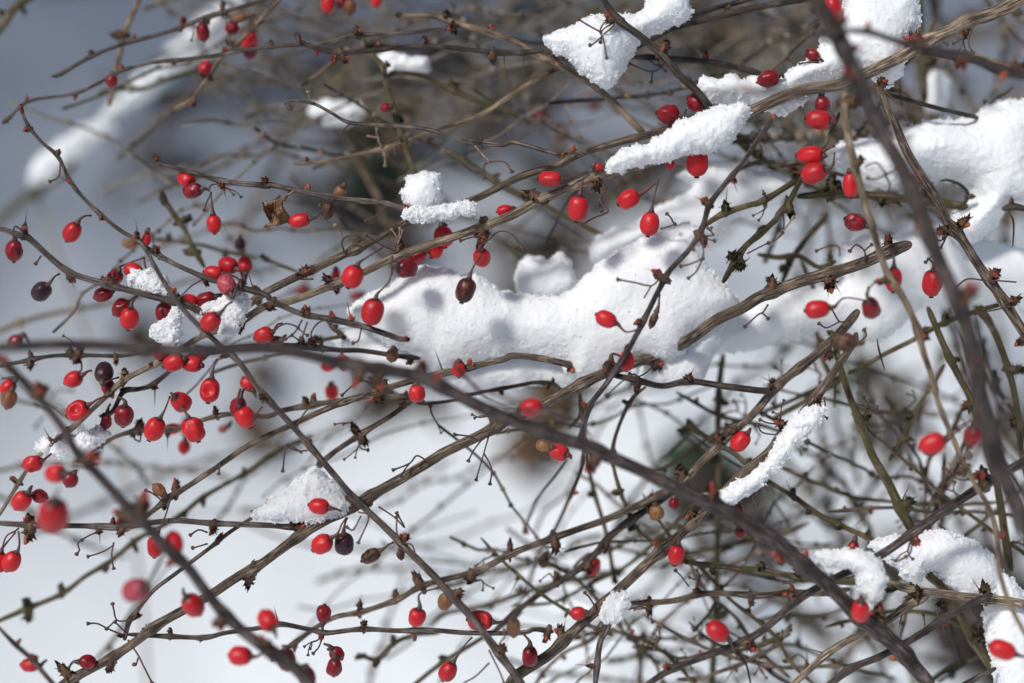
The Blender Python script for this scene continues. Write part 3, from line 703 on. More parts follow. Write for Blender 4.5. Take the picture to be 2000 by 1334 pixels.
B('greenish twig from the pair of red berries down to the snow clump edge', 'olive', 6, 6, 5, 7,
  '1640,220 1622,262 1600,297 1585,330 1566,348 1542,393 1521,417 1514,430 1483,458 1455,482 1434,513 1412,552',
  '1556,410,Cs,280 1480,455,Cc,60 1432,500,C,150 1450,510,C,300 1565,345,C,30',
  ['1460,495 1485,482 1500,475', '1500,475 1520,465 1528,455', '~1505,480 1530,450 1550,425'], clus=CLO)
B('light brown twig hanging left of the thick front branch at right', 'tan', -18, -32, 8.5, 5,
  '1649,180 1652,241 1663,297 1676,348 1690,397 1701,433 1718,492 1735,537 1766,585 1790,637 1804,689 1821,740 1832,785 1849,827 1873,882 1877,895 1904,946 1932,995 1946,1046 1952,1115 1970,1174 1997,1229 2010,1250',
  '1680,330,C,60 1665,200,Cc,0 1715,555,C,190 1800,650,Coo,320 1880,920,Cc,210 1800,650,c,20 1950,1040,Coo,20',
  ['1690,325 1712,318 1730,340', '1730,342 1710,350 1695,348', '1730,342 1745,333 1750,330', '1712,550 1700,560 1694,575', '1878,930 1862,925 1850,916', '1730,345 1738,360 1735,380'])
B('grey-green furrowed branch sloping to the right edge behind the thick front one', 'bark', 0, 1, 9, 11,
  '1715,165 1728,200 1749,245 1773,300 1801,345 1832,393 1848,430 1877,464 1908,513 1932,547 1963,592 2010,665',
  '1720,168,Cct,50 1930,550,Cco,60 1865,450,Cc,50 1975,585,C,20 1855,458,Cs,190 1995,672,C,200',
  ['1725,175 1752,200 1765,215 1774,243', '1850,455 1838,470 1828,465', '1845,470 1835,485 1808,512', '!1932,550 1945,548 1985,551', '1925,548 1890,545 1868,560', '1975,598 1945,605 1905,612'])
B('thick blurred front branch dropping from the top edge down the right side', 'purple', -58, -56, 15, 20,
  '1580,-22 1600,10 1618,34 1642,83 1663,128 1680,166 1704,224 1728,272 1756,317 1780,372 1801,424 1818,471 1839,523 1863,575 1883,623 1901,689 1914,758 1928,820 1942,891 1965,940 1985,985 2012,1050',
  '1795,385,Coo,90 1735,215,o,90 1795,465,o,150 1897,590,Co,60 1905,735,Co,90 1650,45,Co,60 1665,150,Cc,180 1640,100,c,0', nseg=16)
B('blurred purple side twig reaching left from the top of the thick front branch', 'purple', -62, -80, 7, 3.5, '1668,150 1628,165 1566,179 1480,178 1420,176 1375,186', '1455,168,o,90', cat='twig')
B('blurred purple side twig leaving the thick front branch toward the right edge', 'purple', -60, -40, 6, 10, '1594,66 1635,60 1694,62 1739,76 1808,97 1877,107 1945,134 2010,152', '1690,60,o,90 1800,95,C,90 1880,105,C,270 1950,135,o,270', cat='twig')
B('blurred dark twig stub pointing left off the top of the front branch', 'purple', -62, -68, 6, 4, '1640,80 1600,72 1549,54 1480,31 1440,18', '', cat='twig')
B('long purple-brown front branch crossing from the left edge to the bottom right corner', 'purple', -64, -14, 11.5, 17,
  '-10,680 103,673 241,676 345,683 450,681 520,681 585,689 638,702 707,716 776,726 828,738 879,764 948,799 1017,827 1069,848 1138,868 1172,884 1259,922 1345,964 1414,995 1480,1035 1517,1057 1549,1088 1601,1129 1635,1160 1680,1205 1721,1236 1763,1274 1820,1345',
  '740,730,Cc,250 832,715,Co,90 1165,885,Cc,250 1538,1090,Co,200 1582,1088,o,80 1395,975,Co,90 1730,1215,Co,90 1690,1190,k,250 700,700,C,280 1755,1290,o,200 885,705,o,90', nseg=18)
B('thin blurred pinkish twig curving down from beside the front branch at centre', 'purple', -45, -38, 4, 3.2, '884,706 900,728 925,752 948,775 983,792 1000,799 1069,806 1117,820 1138,837 1159,858', '884,704,o,90 1000,800,k,90', cat='twig')
B('grey blurred front branch sloping from the left edge to the bottom edge', 'purple', -52, -38, 8, 14,
  '-12,690 34,733 69,771 97,802 128,844 148,881 190,926 241,981 286,1026 321,1067 366,1108 403,1157 441,1202 483,1240 520,1267 545,1284 576,1305 615,1345',
  '82,765,Co,30 145,915,Coc,20 270,1000,Co,180 288,995,Coo,70 350,1095,o,200 425,1209,C,230 545,1262,Co,120 20,715,o,110',
  ['95,795 108,765 140,762', '104,790 120,798 125,805', '85,815 75,825 70,833', '262,985 263,970'], nseg=16)
B('slim grey twig in the bottom left corner', 'purple', -26, -26, 4, 6, '-8,1220 31,1260 59,1284 83,1312 112,1345', '35,1262,o,60 75,1285,C,90', cat='twig')
B('straight grey twig running horizontally from the left edge at lower left', 'grey', 3, 4, 6, 6,
  '-10,1021 69,1026 155,1027 241,1029 293,1021 345,1017 414,1022 520,1026 559,1029 603,1030',
  '58,1018,Cooo,90 58,1035,Co,270 195,1035,Ct,270 240,1040,Cc,250 415,1042,C,260 570,1018,Cc,90 218,1030,o,90',
  ['188,1040 170,1048 160,1055', '160,1055 152,1062 155,1075 150,1082', '!36,1032 30,1037 12,1048 2,1080', '405,1040 388,1035 372,1045', '405,1062 385,1068 377,1070'])
B('thin arched twig rising from lower left to the small white snow triangle', 'grey', 3, 5, 5, 4,
  '243,1250 252,1215 269,1191 300,1153 345,1119 410,1070 448,1040 497,1007 490,998',
  '250,1240,Cc,180 265,1212,C,20 415,1045,Cc,60 488,997,k,150',
  ['240,1240 215,1230 190,1218 172,1218', '262,1210 230,1212 222,1190 220,1180', '225,1212 215,1222 208,1228', '250,1250 270,1280 280,1300 297,1334', '270,1285 265,1300 262,1298', '245,1235 225,1215'], cat='twig')
B('thin twig running horizontally near the bottom edge left of centre', 'grey', 2, 3, 5, 5.5,
  '250,1239 328,1243 400,1245 441,1236 510,1226 548,1219 603,1229 638,1236 707,1229 776,1232 845,1231 914,1236 1017,1236 1045,1229 1080,1234',
  '332,1235,C,90 400,1248,C,200 545,1210,t,100 712,1222,Coc,90 627,1248,Cos,270 810,1240,o,270 1068,1240,C,250 828,1222,k,90',
  ['628,1250 622,1265 612,1276', '810,1240 813,1245 810,1248'], cat='twig')
B('blurred olive twig crossing the lower left from edge to edge of the shade', 'olive', 34, 40, 5.5, 5,
  '-10,1216 55,1188 121,1160 166,1126 214,1098 269,1053 345,1012 397,971 483,922 520,895 560,872 610,850',
  '55,1188,C,90 55,1192,C,270 122,1155,Cc,100 205,1105,C,290 260,1058,C,290 350,1010,C,0 475,920,C,90 400,975,C,270', cat='twig')
B('faint olive twig rising steeply behind the bottom left berries', 'olive', 62, 70, 4.5, 4.5, '186,1290 224,1246 259,1191 285,1150 300,1122 330,1060', '213,1262,C,300', cat='twig')
B('dark thin twig behind the blurred front branch at middle left', 'dark', 12, 13, 4.5, 4,
  '-8,716 45,706 103,695 172,694 241,695 293,685 330,678',
  '60,700,Cc,270 140,690,Ccs,90 147,700,Cs,270 225,700,Cc,280 60,685,C,110 155,675,C,90', cat='twig')
B('short dark twig below the thick branch among the left berries', 'dark', 7, 9, 5, 5, '205,812 221,802 241,765 270,760 293,754 317,737 355,706 390,680', '250,758,Cc,180 305,752,Ct,270 205,808,C,190', cat='twig')
B('grey twig under the left berries running right to the snow clump edge', 'bark', 14, 14, 4.5, 6.5,
  '160,895 185,878 224,854 276,840 345,837 397,820 448,809 520,813 552,802 621,789 707,778 793,775 830,786',
  '195,868,C,120 258,838,Cs,270 420,805,Cc,100 325,845,Ct,270 600,795,Cc,100 608,780,C,90 270,825,C,90 790,785,Cct,250 480,812,c,300')
B('dark twig along the lower edge of the main snow clump', 'dark', 13, 13, 4, 4.5, '815,790 879,783 931,768 1017,752 1045,747 1079,751 1100,765', '981,755,C,270 1065,752,Cs,290 1080,748,c,80', ['1075,755 1090,765 1098,775'], auto=80, cat='twig')
B('twig sloping down left below the dark clustered node under the snow', 'bark', 9, 12, 5.5, 6, '805,785 786,797 759,816 707,847 645,889 610,925', '700,848,Ccs,120 708,858,Cs,300 620,905,C,60', ['700,862 705,876 718,879'], cat='twig')
B('dark twig under the descending tip, ending at the tan berry', 'dark', 8, 9, 6.5, 5, '400,690 462,680 534,675 580,676 621,680 668,684 707,685 776,695 821,700', '630,660,c,100 800,700,C,270 610,668,Cc,90 590,668,Cc,90', ['590,668 570,655', '610,665 608,650 620,632 640,622'])
B('thin dark twig with empty stalks behind the tip near the snow clump', 'olive', 14, 16, 4, 4, '560,690 600,672 640,662 665,655 650,640 640,625', '672,660,Cc,330 655,645,C,60 640,625,C,100 615,668,Cc,90', cat='twig')
B('dark branch running right from the clump base to the forked node', 'dark', 8, 9, 6, 7.5,
  '1196,732 1241,742 1293,754 1345,745 1414,754 1475,762 1512,764',
  '1243,752,Cct,270 1340,740,Ct,60 1510,752,Ct,100 1200,725,c,20', ['1243,752 1245,735 1230,730', '1243,738 1262,728 1275,715'])
B('thin dark green twig curving down from the dark branch right of centre', 'olive', 16, 22, 4, 4.5, '1262,755 1245,768 1228,789 1207,837 1197,878 1200,919 1221,988 1241,1029 1262,1050 1288,1066', '1222,780,C,150 1200,880,C,270 1200,965,Cc,200 1240,1030,C,200 1285,1062,Co,30', clus=CLO, cat='twig')
B('mossy tan branch descending steeply from the upper right to the lower right', 'olive', 12, 14, 6, 11,
  '1628,650 1645,733 1673,809 1687,844 1704,891 1735,943 1759,995 1784,1040',
  '1690,815,Ccs,20 1768,985,Cct,30 1630,640,C,150', ['1695,808 1712,805 1712,795'], clus=CLO)
B('olive twig rising left to right behind the hanging dry stalk', 'olive', 20, 16, 5, 5.5, '1655,730 1721,695 1783,664 1845,630 1904,609 1963,592', '1828,600,C,90', cat='twig')
B('purple-brown branch rising from bottom centre to the right edge', 'purple', -10, -16, 7, 10.5,
  '1260,1340 1310,1308 1379,1281 1466,1246 1520,1205 1549,1177 1601,1146 1646,1122 1714,1088 1790,1036 1859,988 1928,943 2012,895',
  '1455,1260,Coot,330 1320,1308,oc,170 1920,935,Cct,110 1790,1050,Cos,280 1550,1175,Cs,120',
  ['1918,930 1905,925 1890,935', '1898,938 1870,935 1845,915', '1782,1060 1778,1080 1770,1087', '!1770,1087 1755,1095 1740,1092'])
B('horizontal dark twig from the snow-capped joint to the lower right', 'bark', 9, 10, 6, 7,
  '1224,1179 1310,1174 1372,1160 1431,1160 1480,1164 1549,1158 1618,1158 1659,1150',
  '1360,1150,Ccst,90 1270,1185,Cs,270 1465,1172,c,270 1545,1168,ot,90', ['1345,1145 1330,1125 1320,1115', '1270,1190 1250,1185 1228,1190', '~1265,1188 1240,1190'])
B('gold-brown branch entering from the right edge at lower right', 'gold', 0, 4, 11, 7, '2012,1183 1963,1174 1894,1167 1825,1157 1773,1150 1728,1136', '1925,1155,Cct,90 1780,1150,C,270 1745,1150,C,200', clus=CLO)
B('green-grey twig at right below centre, ending at the shaded node', 'olive', 12, 13, 5.5, 8, '1338,1098 1397,1105 1448,1112 1480,1114 1573,1129 1652,1136 1700,1134', '1395,1098,Cc,260 1487,1108,C,90 1560,1132,Cc,90 1325,1092,C,150', clus=CLO)
B('gold-brown thorny twig forking down to the bottom edge at lower right', 'gold', 1, 1, 8.5, 7, '1813,1163 1773,1184 1721,1219 1652,1253 1611,1281 1552,1334 1540,1348', '1612,1276,kt,160 1766,1195,kt,260 1790,1172,C,90', clus=CLO)
B('dark purple thorny branch below the gold fork at lower right', 'purple', -6, -7, 8, 7.5, '1938,1160 1859,1198 1808,1233 1721,1281 1663,1305 1625,1334 1605,1350', '1832,1208,kt,110 1658,1303,kt,160')
B('olive branch slanting down to the bottom edge at far right', 'olive', 7, 8, 8.5, 10, '1808,1119 1842,1150 1873,1198 1894,1240 1921,1281 1965,1345', '1912,1245,Cc,60 1828,1110,Cc,100 1860,1165,c,200', clus=CLO)
B('short dark twig at the bottom edge of the far right corner', 'dark', 0, 2, 6, 6, '1868,1345 1900,1328 1945,1305', '', cat='twig')
B('spiky mossy twig with star-shaped nodes right of the snow strip', 'olive', 14, 15, 4.5, 6, '1498,938 1552,971 1594,1002 1642,1026 1694,1050 1730,1072', '1553,965,Cct,90 1580,1000,Cc,220 1635,1022,Cc,290 1697,1045,Cct,80 1500,945,Cc,200', clus=CLO, cat='twig')
B('thin olive twig crossing horizontally behind the mossy tan branch', 'olive', 30, 30, 4.5, 4, '1525,912 1577,936 1646,964 1687,974 1790,984 1859,986 1950,981', '1572,925,Cc,60 1848,987,C,90 1640,955,C,120', cat='twig')
B('upright green moss-covered stem right of centre, behind everything sharp', 'olive', 40, 42, 6.5, 7, '1413,690 1404,761 1403,844 1403,874 1402,1012 1398,1184 1390,1345', '1415,780,C,340 1400,850,C,200 1395,900,Cc,180 1398,1110,C,0 1420,1200,C,20', cat='stem')
B('curved olive stem hanging behind the front branch at centre', 'olive', 34, 36, 5, 4.5, '1135,770 1142,840 1148,895 1159,957 1179,1022 1190,1070 1197,1115 1205,1140', '1150,965,C,170 1205,1135,Cc,270 1130,800,c,0', cat='stem')
B('brown-olive stem descending behind the thick front branch at right', 'olive', 12, 14, 7, 9, '1812,600 1842,671 1866,723 1894,775 1914,830 1935,900 1950,960 1965,1060 1975,1115', '1900,790,Coo,200 1855,700,c,0', cat='stem')
B('olive stem at the far right with mossy knots', 'olive', 16, 18, 8, 6.5, '1905,600 1928,623 1952,671 1973,733 1987,802 1994,878 2012,960', '1980,725,Cc,0 1990,820,Cc,200 1920,620,Cc,120', cat='stem')
B('thin olive twig rising at right behind the round red berry', 'olive', 26, 26, 5, 5.5, '1735,900 1763,858 1790,802 1818,758 1845,713', '1788,810,Cc,200 1760,860,Cc,0', cat='twig')
B('blurred olive twig left of the mossy tan branch', 'olive', 30, 32, 6, 6, '1508,818 1583,778 1640,742', '', cat='twig')
B('dark mossy branch under the large right snow mass', 'olive', 14, 16, 8, 10, '1557,384 1635,378 1721,383 1773,388 1842,397 1890,404', '1635,358,Cc,90 1620,345,Cc,90 1720,400,c,270 1800,395,c,80', ['1630,375 1622,390'], clus=CLO)
B('arched dark twig in the hollow of the large right snow mass', 'dark', 12, 12, 2.4, 4.5, '1836,353 1852,352 1877,362 1890,380 1882,398 1868,404', '1888,385,Cc,0', cat='twig')
B('dark twig leaving the front branch node toward the right snow mass', 'dark', 8, 12, 5.5, 4, '1728,184 1790,200 1842,214 1894,226,2 1925,234,12 1960,238,16', '', cat='twig')
B('blurred olive fork behind the broken stub at right', 'olive', 32, 34, 7, 5, '1618,418 1590,450 1560,485 1540,520 1525,560', '1545,525,Cc,200', cat='twig')
B('blurred tan twig resting behind the broken stub at right', 'olive', 24, 20, 6, 5, '1480,497 1520,503 1560,500 1600,522 1632,510', '1632,508,C,90 1545,503,Cc,270', ['1640,500 1638,482 1620,480 1595,490'], cat='twig')
B('upright olive stem passing behind the small top centre snow patch', 'olive', 24, 12, 5, 6.5, '703,62 724,103 748,131 755,166 769,214 783,262 797,303 815,350', '742,90,Cc,90 748,125,Cc,0 752,210,o,170 793,270,Ccoo,270 785,225,Cc,330 830,435,k,0', cat='stem')
B('tan twig ending in a dark pointed tip below the hooked twig', 'tan', 22, 18, 4, 6, '572,320 638,314 707,300 776,283 828,262 879,245 941,224 983,197 1017,175 1052,152 1097,133', '598,318,c,90 745,290,ks,100 ', ['745,290 762,275 780,268', '~748,295 752,310 752,323', '770,285 772,300'], cat='twig')
B('blurred olive twig sloping behind the hooked twig at top centre', 'olive', 30, 32, 5.5, 6, '762,141 824,148 879,176 941,200 990,216 1035,240', '890,185,Cc,90 770,143,Cc,200', cat='twig')
B('pale olive twig slanting down right above the red berries at centre', 'olive', 40, 40, 5, 5, '835,275 879,300 940,335 1000,372 1060,400 1140,440 1200,470', '830,278,Cc,120 905,310,c,60 975,345,Cc,60', cat='twig')
B('wide blurred tan stem slanting down above the dry brown leaf', 'tan', 70, 70, 6, 9, '676,262 707,328 741,390 752,440', '', cat='stem')
B('large blurred mossy branch carrying a long snow strip at upper left', 'olive', 165, 160, 10, 11, '-20,445 25,408 69,372 130,330 165,262 207,232 260,170 330,120 400,60 450,10 480,-20', '75,372,C,270 190,275,C,300 225,225,C,300', cat='branch')
B('blurred upright tan stem crossing the two corner twigs at upper left', 'tan', 38, 40, 6, 6, '278,-14 241,69 235,100 228,131 214,207', '240,75,C,180', cat='stem')
B('blurred mossy branch in the very top left corner', 'olive', 50, 50, 8, 7, '-10,70 8,45 21,24 40,8 70,-10', '', auto=40)
B('blurred mossy twig behind the twig above the left berries', 'olive', 24, 26, 5.5, 6, '315,385 331,407 350,434 362,450 372,475 400,523', '310,380,Cc,110 355,430,Cc,20 365,500,Cc,180', cat='twig')
B('faint olive twig running right behind the three bright berries at left', 'olive', 44, 46, 4, 4, '240,470 317,468 362,475 400,480 440,492 505,505', '330,470,Cc,90 440,495,C,270 480,500,Cc,90', cat='twig')
B('faint olive twig ending in a squarish knot left of centre', 'olive', 34, 30, 4, 4, '515,505 540,515 583,532', '516,504,Cc,150', cat='twig')
B('thin grey snow-joint twig dropping to the bottom edge at centre', 'grey', 0, -1, 7, 6, '1193,1205 1185,1230 1172,1255 1166,1300 1162,1345', '1152,1300,Ct,180 1198,1208,c,330')
B('blurred olive twig hanging behind the bottom centre right', 'olive', 44, 46, 5, 5, '1205,1195 1221,1212 1241,1253 1250,1290 1250,1345', '1252,1275,Cc,0 1240,1250,C,30', cat='twig')
B('zigzag olive twig with spiky knots near the bottom centre', 'olive', 32, 30, 4.5, 5, '698,1277 738,1288 769,1257 810,1240 860,1236', '700,1278,Cc,200 738,1290,Cc,250 765,1250,C,100', cat='twig')
B('straight blurred olive twig rising from the bottom edge at centre', 'olive', 30, 36, 5, 5, '800,1345 859,1298 931,1253 985,1220 1020,1195', '862,1290,C,120', cat='twig')
B('blurred olive twig rising behind the dented berry at bottom centre', 'olive', 52, 56, 5, 6, '838,1225 872,1198 940,1185 1017,1160 1080,1140 1155,1128 1220,1118', '958,1190,Cc,270 1010,1150,Cc,90 1150,1128,Cc,90', cat='twig')
B('blurred olive twig crossing low behind the two-berry twig at lower centre right', 'olive', 46, 48, 4.5, 5, '1290,1110 1340,1082 1410,1070 1466,1057 1520,1050 1580,1020', '1340,1085,Cc,90 1405,1065,C,0', cat='twig')
B('faint olive twig in the lower right corner gap', 'olive', 40, 44, 6, 6, '1800,1340 1850,1310 1900,1285 1960,1255', '1860,1310,C,270', cat='twig')
B('faint olive twig running along the lower right below the gold fork', 'olive', 48, 46, 5, 4.5, '1480,1212 1540,1202 1611,1200 1655,1185 1700,1165', '1610,1210,C,270 1535,1200,C,250', cat='twig')
B('faint thorny olive twig near the bottom edge left of the right corner', 'olive', 44, 46, 4, 4, '1490,1255 1560,1262 1620,1290 1700,1312 1750,1325', '1558,1258,Cct,100 1650,1305,C,270', cat='twig')
B('thin blurred stem falling behind the bottom red berry at right', 'purple', -8, -10, 2.6, 2.2, '1418,1246 1440,1276 1458,1300 1468,1345', '', cat='twig')
B('green mossy twig with ragged knots right of the snow strip top', 'olive', 30, 30, 5, 5, '1340,830 1360,840 1385,855 1402,868 1430,880 1460,905 1480,915', '1342,832,Cc,110 1335,862,Cc,200 1465,895,Cc,60 1440,868,Cc,90', cat='twig')
B('blurred dark olive stem behind the upper right branch corner', 'olive', 44, 44, 9, 8, '1795,-14 1798,60 1803,130 1806,200', '1803,120,C,0', cat='stem')
B('blurred brown twig crossing below the top right corner', 'tan', 30, 28, 6, 8, '1880,100 1930,118 1975,132 2012,150', '1990,85,Co,0', cat='twig')
B('dark blurred branch behind the twigs at the right edge top', 'dark', 22, 24, 7, 8, '1790,97 1850,108 1910,118 1950,136 2012,146', '1870,105,c,270', cat='branch')
B('pale dry grass stalk standing behind the left berries', 'straw', 170, 190, 4, 5, '60,380 85,420 110,490 150,600 200,760 232,880 262,1050 280,1200 288,1345', '', cat='grass stalk', name='grass_stalk')
B('hanging dry purple stalk below the two right berries', 'purple', 2, 2, 1.8, 2.0, '1713,662 1716,680 1720,695 1728,722', '1716,690,k,180', cat='twig')
B('dry dark stalk hanging in the large right snow mass shade', 'purple', 4, 4, 1.8, 2.0, '1966,408 1978,428 1980,450 1978,482', '1978,428,k,0', cat='twig')
B('thin curved dry stalks beneath the large right snow mass at the edge', 'dark', 14, 14, 7, 7, '1958,408 1980,404 2012,410', '1975,410,c,90', cat='twig')
# slim thorny twigs crossing one another in the thicket at the right and lower right
rq = random.Random(77)
for (x0, y0, x1, y1, cnt, a0, a1) in ((1300, 780, 1980, 1320, 13, -65, 45), (1560, 560, 1980, 1100, 5, 70, 120), (1050, 1000, 1450, 1320, 4, -40, 60), (1450, 120, 1950, 480, 5, -50, 60)):
    for _ in range(cnt):
        x = rq.uniform(x0, x1); y = rq.uniform(y0, y1); a = math.radians(rq.uniform(a0, a1)); Ln = rq.uniform(240, 520); d_ = rq.uniform(16, 36)
        q_ = []; cv = rq.uniform(-.15, .15)
        for k in range(7):
            t = k / 6 - .5
            q_.append('%.0f,%.0f' % (x + math.cos(a) * Ln * t + math.sin(a) * cv * Ln * t * t * 4 + rq.uniform(-7, 7), y - math.sin(a) * Ln * t + math.cos(a) * cv * Ln * t * t * 4 + rq.uniform(-7, 7)))
        B('slim dark thorny twig crossing others in the thicket at the right side', rq.choice(('olive', 'olive', 'dark', 'bark')), d_, d_ + rq.uniform(-6, 6), rq.uniform(2.6, 3.8), rq.uniform(3.6, 5.2), ' '.join(q_), '', auto=62, cat='twig', group='slim thorny twigs in the right thicket')

# ================================================================ berries
b = berry   # x, y, length, width, angle of stalk end, tilt, kind, depth, stalk foot x, y, where
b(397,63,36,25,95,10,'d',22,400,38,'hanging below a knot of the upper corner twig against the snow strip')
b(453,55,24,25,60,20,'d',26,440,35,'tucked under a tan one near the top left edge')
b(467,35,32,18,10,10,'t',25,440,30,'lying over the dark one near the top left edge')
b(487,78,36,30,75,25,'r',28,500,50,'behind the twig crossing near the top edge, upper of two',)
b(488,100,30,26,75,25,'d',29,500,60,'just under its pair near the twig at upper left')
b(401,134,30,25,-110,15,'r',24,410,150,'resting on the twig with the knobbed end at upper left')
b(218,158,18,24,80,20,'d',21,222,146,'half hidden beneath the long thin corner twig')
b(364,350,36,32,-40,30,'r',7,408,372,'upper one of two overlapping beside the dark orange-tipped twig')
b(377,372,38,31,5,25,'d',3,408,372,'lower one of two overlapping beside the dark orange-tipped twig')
b(418,438,37,29,95,5,'r',2,412,376,'hanging straight down below the dark orange-tipped twig')
b(141,453,42,33,55,15,'r',-6,178,421,'hanging on a curved stalk from the diagonal twig at far left')
b(28,490,42,31,85,8,'d',-5,27,470,'hanging at the left edge below the first knot', 'W')
b(81,569,39,36,40,25,'p',-2,116,535,'hanging alone at far left below the sloping twig')
b(224,542,32,30,50,30,'d',2,281,503,'directly above the knot of the sloping twig', '', (236,520))
b(261,528,37,30,-15,15,'r',0,281,503,'half covered by the small frosty snow patch at left')
b(202,575,39,30,20,15,'d',-1,214,562,'tucked just under the knot of the sloping twig')
b(266,560,26,20,20,10,'r',1,280,545,'peeping between the small snow patch and sloping twig')
b(238,602,40,32,35,12,'d',-1,268,578,'left one of the pair hanging under the sloping twig', 'W')
b(253,622,44,36,80,10,'r',-6,267,580,'right one of the pair hanging under the sloping twig')
b(322,611,42,36,95,10,'d',-1,321,588,'hanging close under the sloping twig above the snow')
b(412,628,43,36,42,12,'r',-12,453,590,'in front of the frosty snow where three branches meet')
b(443,557,38,36,-60,30,'f',-8,470,545,'just above the frosty snow at the branch crossing')
b(370,587,30,25,170,10,'r',1,350,583,'left of the very dark one above the frosty snow')
b(402,585,42,28,15,10,'d',2,385,600,'with a withered end beside the frosty snow at the crossing', 'W')
b(446,518,37,33,-25,30,'r',4,478,555,'middle one of three in a row left of centre')
b(417,533,38,28,-8,10,'r',2,478,555,'left one of three in a row left of centre')
b(478,518,32,29,-80,30,'r',14,480,555,'right one of three in a row left of centre')
b(515,655,39,32,20,15,'r',-2,552,632,'above the blurred purple branch on an arched stalk', '', (542,634))
b(541,668,26,24,20,50,'t',1,558,655,'with an open end above the blurred purple branch')
b(314,685,36,34,95,5,'d',-2,316,668,'mostly hidden by snow above and the blurred branch below')
b(340,708,45,34,20,10,'r',-3,365,700,'just below the blurred purple branch, left of two')
b(374,710,43,33,-10,12,'r',-1,395,712,'just below the blurred purple branch, right of two')
b(390,690,34,32,0,10,'d',2,400,690,'behind the blurred purple branch at left')
b(410,762,49,39,80,8,'r',-3,424,702,'hanging alone just below the blurred purple branch', 'E')
b(353,785,38,38,125,55,'r',-2,334,768,'hanging between two others under the forked stalk')
b(302,838,49,39,62,6,'r',-4,332,774,'left one of the forked pair hanging at middle left', '', (322,800))
b(378,839,50,40,112,6,'r',-5,338,776,'right one of the forked pair hanging at middle left', 'W', (358,800))
b(484,750,32,28,-50,15,'r',14,500,775,'behind two others next to the diagonal twig')
b(466,795,38,30,75,15,'d',-6,480,758,'behind its brighter neighbour left of the diagonal twig', 'W')
b(479,815,44,37,115,12,'r',-9,470,760,'lowest one hanging left of the diagonal twig')
b(143,741,38,32,25,12,'r',7,178,724,'between the two dark ones and the left edge')
b(203,727,37,36,-85,45,'p',2,232,737,'above the red one beside the thick branch at left')
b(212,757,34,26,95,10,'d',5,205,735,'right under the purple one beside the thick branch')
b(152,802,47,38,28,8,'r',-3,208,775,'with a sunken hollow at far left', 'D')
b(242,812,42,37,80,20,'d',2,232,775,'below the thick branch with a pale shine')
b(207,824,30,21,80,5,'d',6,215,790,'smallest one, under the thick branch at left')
b(16,757,34,29,45,10,'r',-12,5,740,'at the left edge above the tan one')
b(18,780,38,29,70,10,'t',-14,30,755,'hanging at the left edge under the red one')
b(30,667,32,26,40,10,'d',-22,60,672,'blurred above the purple branch at the left edge')
b(336,838,34,22,10,10,'r',24,360,840,'blurred behind the forked pair')
b(360,873,28,24,80,10,'r',34,358,850,'blurred and small below the forked pair')
b(436,837,20,14,30,10,'d',40,450,825,'tiny and blurred between the forked pair and diagonal twig')
b(64,905,40,33,15,12,'r',-8,100,886,'left of the blurred front branch beside a black leaf scrap', 'W', (92,893))
b(109,925,39,38,5,40,'r',-38,150,918,'blurred beside the bud of the grey front branch')
b(138,937,31,29,60,10,'d',-10,148,920,'behind the bud of the grey front branch')
b(42,978,41,36,50,12,'r',-9,62,950,'above the horizontal grey twig near the left edge')
b(78,969,30,26,165,10,'d',-6,60,955,'to the right of its pair above the grey twig')
b(104,1005,63,61,72,38,'r',-55,116,955,'biggest and roundest, close to the lens at lower left')
b(23,1096,44,36,58,10,'r',-2,36,1038,'hanging from the looped stalk near the left edge', '', (38,1060))
b(-2,1098,42,34,75,8,'r',0,30,1040,'cut by the left edge under the horizontal grey twig', '', (5,1070))
b(246,1022,42,32,40,10,'r',9,262,1010,'behind the horizontal twig and the grey front branch')
b(304,1068,42,32,80,12,'r',-1,303,1035,'left of the grey front branch below the horizontal twig')
b(340,1062,43,36,-70,35,'r',-40,345,1090,'blurred against the right side of the grey front branch')
b(266,1153,50,47,20,35,'f',-48,340,1100,'blurred above the thin arched twig at lower left')
b(377,1182,45,41,120,30,'r',-28,358,1150,'leaning on the grey front branch at lower left')
b(523,1212,40,38,-50,35,'r',-34,540,1245,'blurred above the knot of the grey front branch')
b(470,1281,46,38,0,15,'r',-30,520,1275,'blurred beside the lower end of the grey front branch')
b(58,1299,36,27,0,10,'r',-18,90,1290,'behind the slim bottom left twig')
b(171,1293,32,27,175,20,'d',2,135,1305,'by the thick branch in the bottom left corner')
b(311,957,31,22,-40,10,'t',4,320,972,'on top of the grey twig above the horizontal one')
b(531,979,24,18,20,10,'r',11,545,985,'peeking out behind the white snow triangle')
b(623,989,41,32,-8,10,'r',-9,665,998,'in front of the white snow triangle')
b(629,1063,44,37,35,10,'r',-7,676,1012,'hanging under the snow triangle beside the black one')
b(672,1062,40,38,88,30,'p',-3,678,1012,'round, hanging under the snow triangle')
b(724,1086,42,27,30,8,'h',-7,768,1060,'below the crossing of the diagonal twig and thick branch')
b(783,1083,22,15,95,8,'h',-6,788,1058,'small one, hanging beside the diagonal twig')
b(632,1199,35,29,-95,10,'d',2,630,1228,'standing on the thin horizontal twig near the bottom')
b(814,1206,38,34,75,12,'r',-9,858,1147,'hanging on an arched stalk left of the diagonal twig', '', (820,1160))
b(870,1175,32,29,60,30,'t',6,880,1160,'half behind the diagonal twig near the bottom')
b(938,1212,50,40,-5,10,'r',0,990,1215,'crossed by the diagonal twig near the bottom', 'D')
b(658,1277,30,28,130,15,'d',0,634,1258,'upper of two under the thin horizontal twig')
b(653,1303,36,29,85,12,'d',-3,640,1268,'lower of two under the thin horizontal twig')
b(875,1311,42,34,60,12,'r',0,922,1245,'hanging near the bottom edge left of the diagonal twig', '', (908,1260))
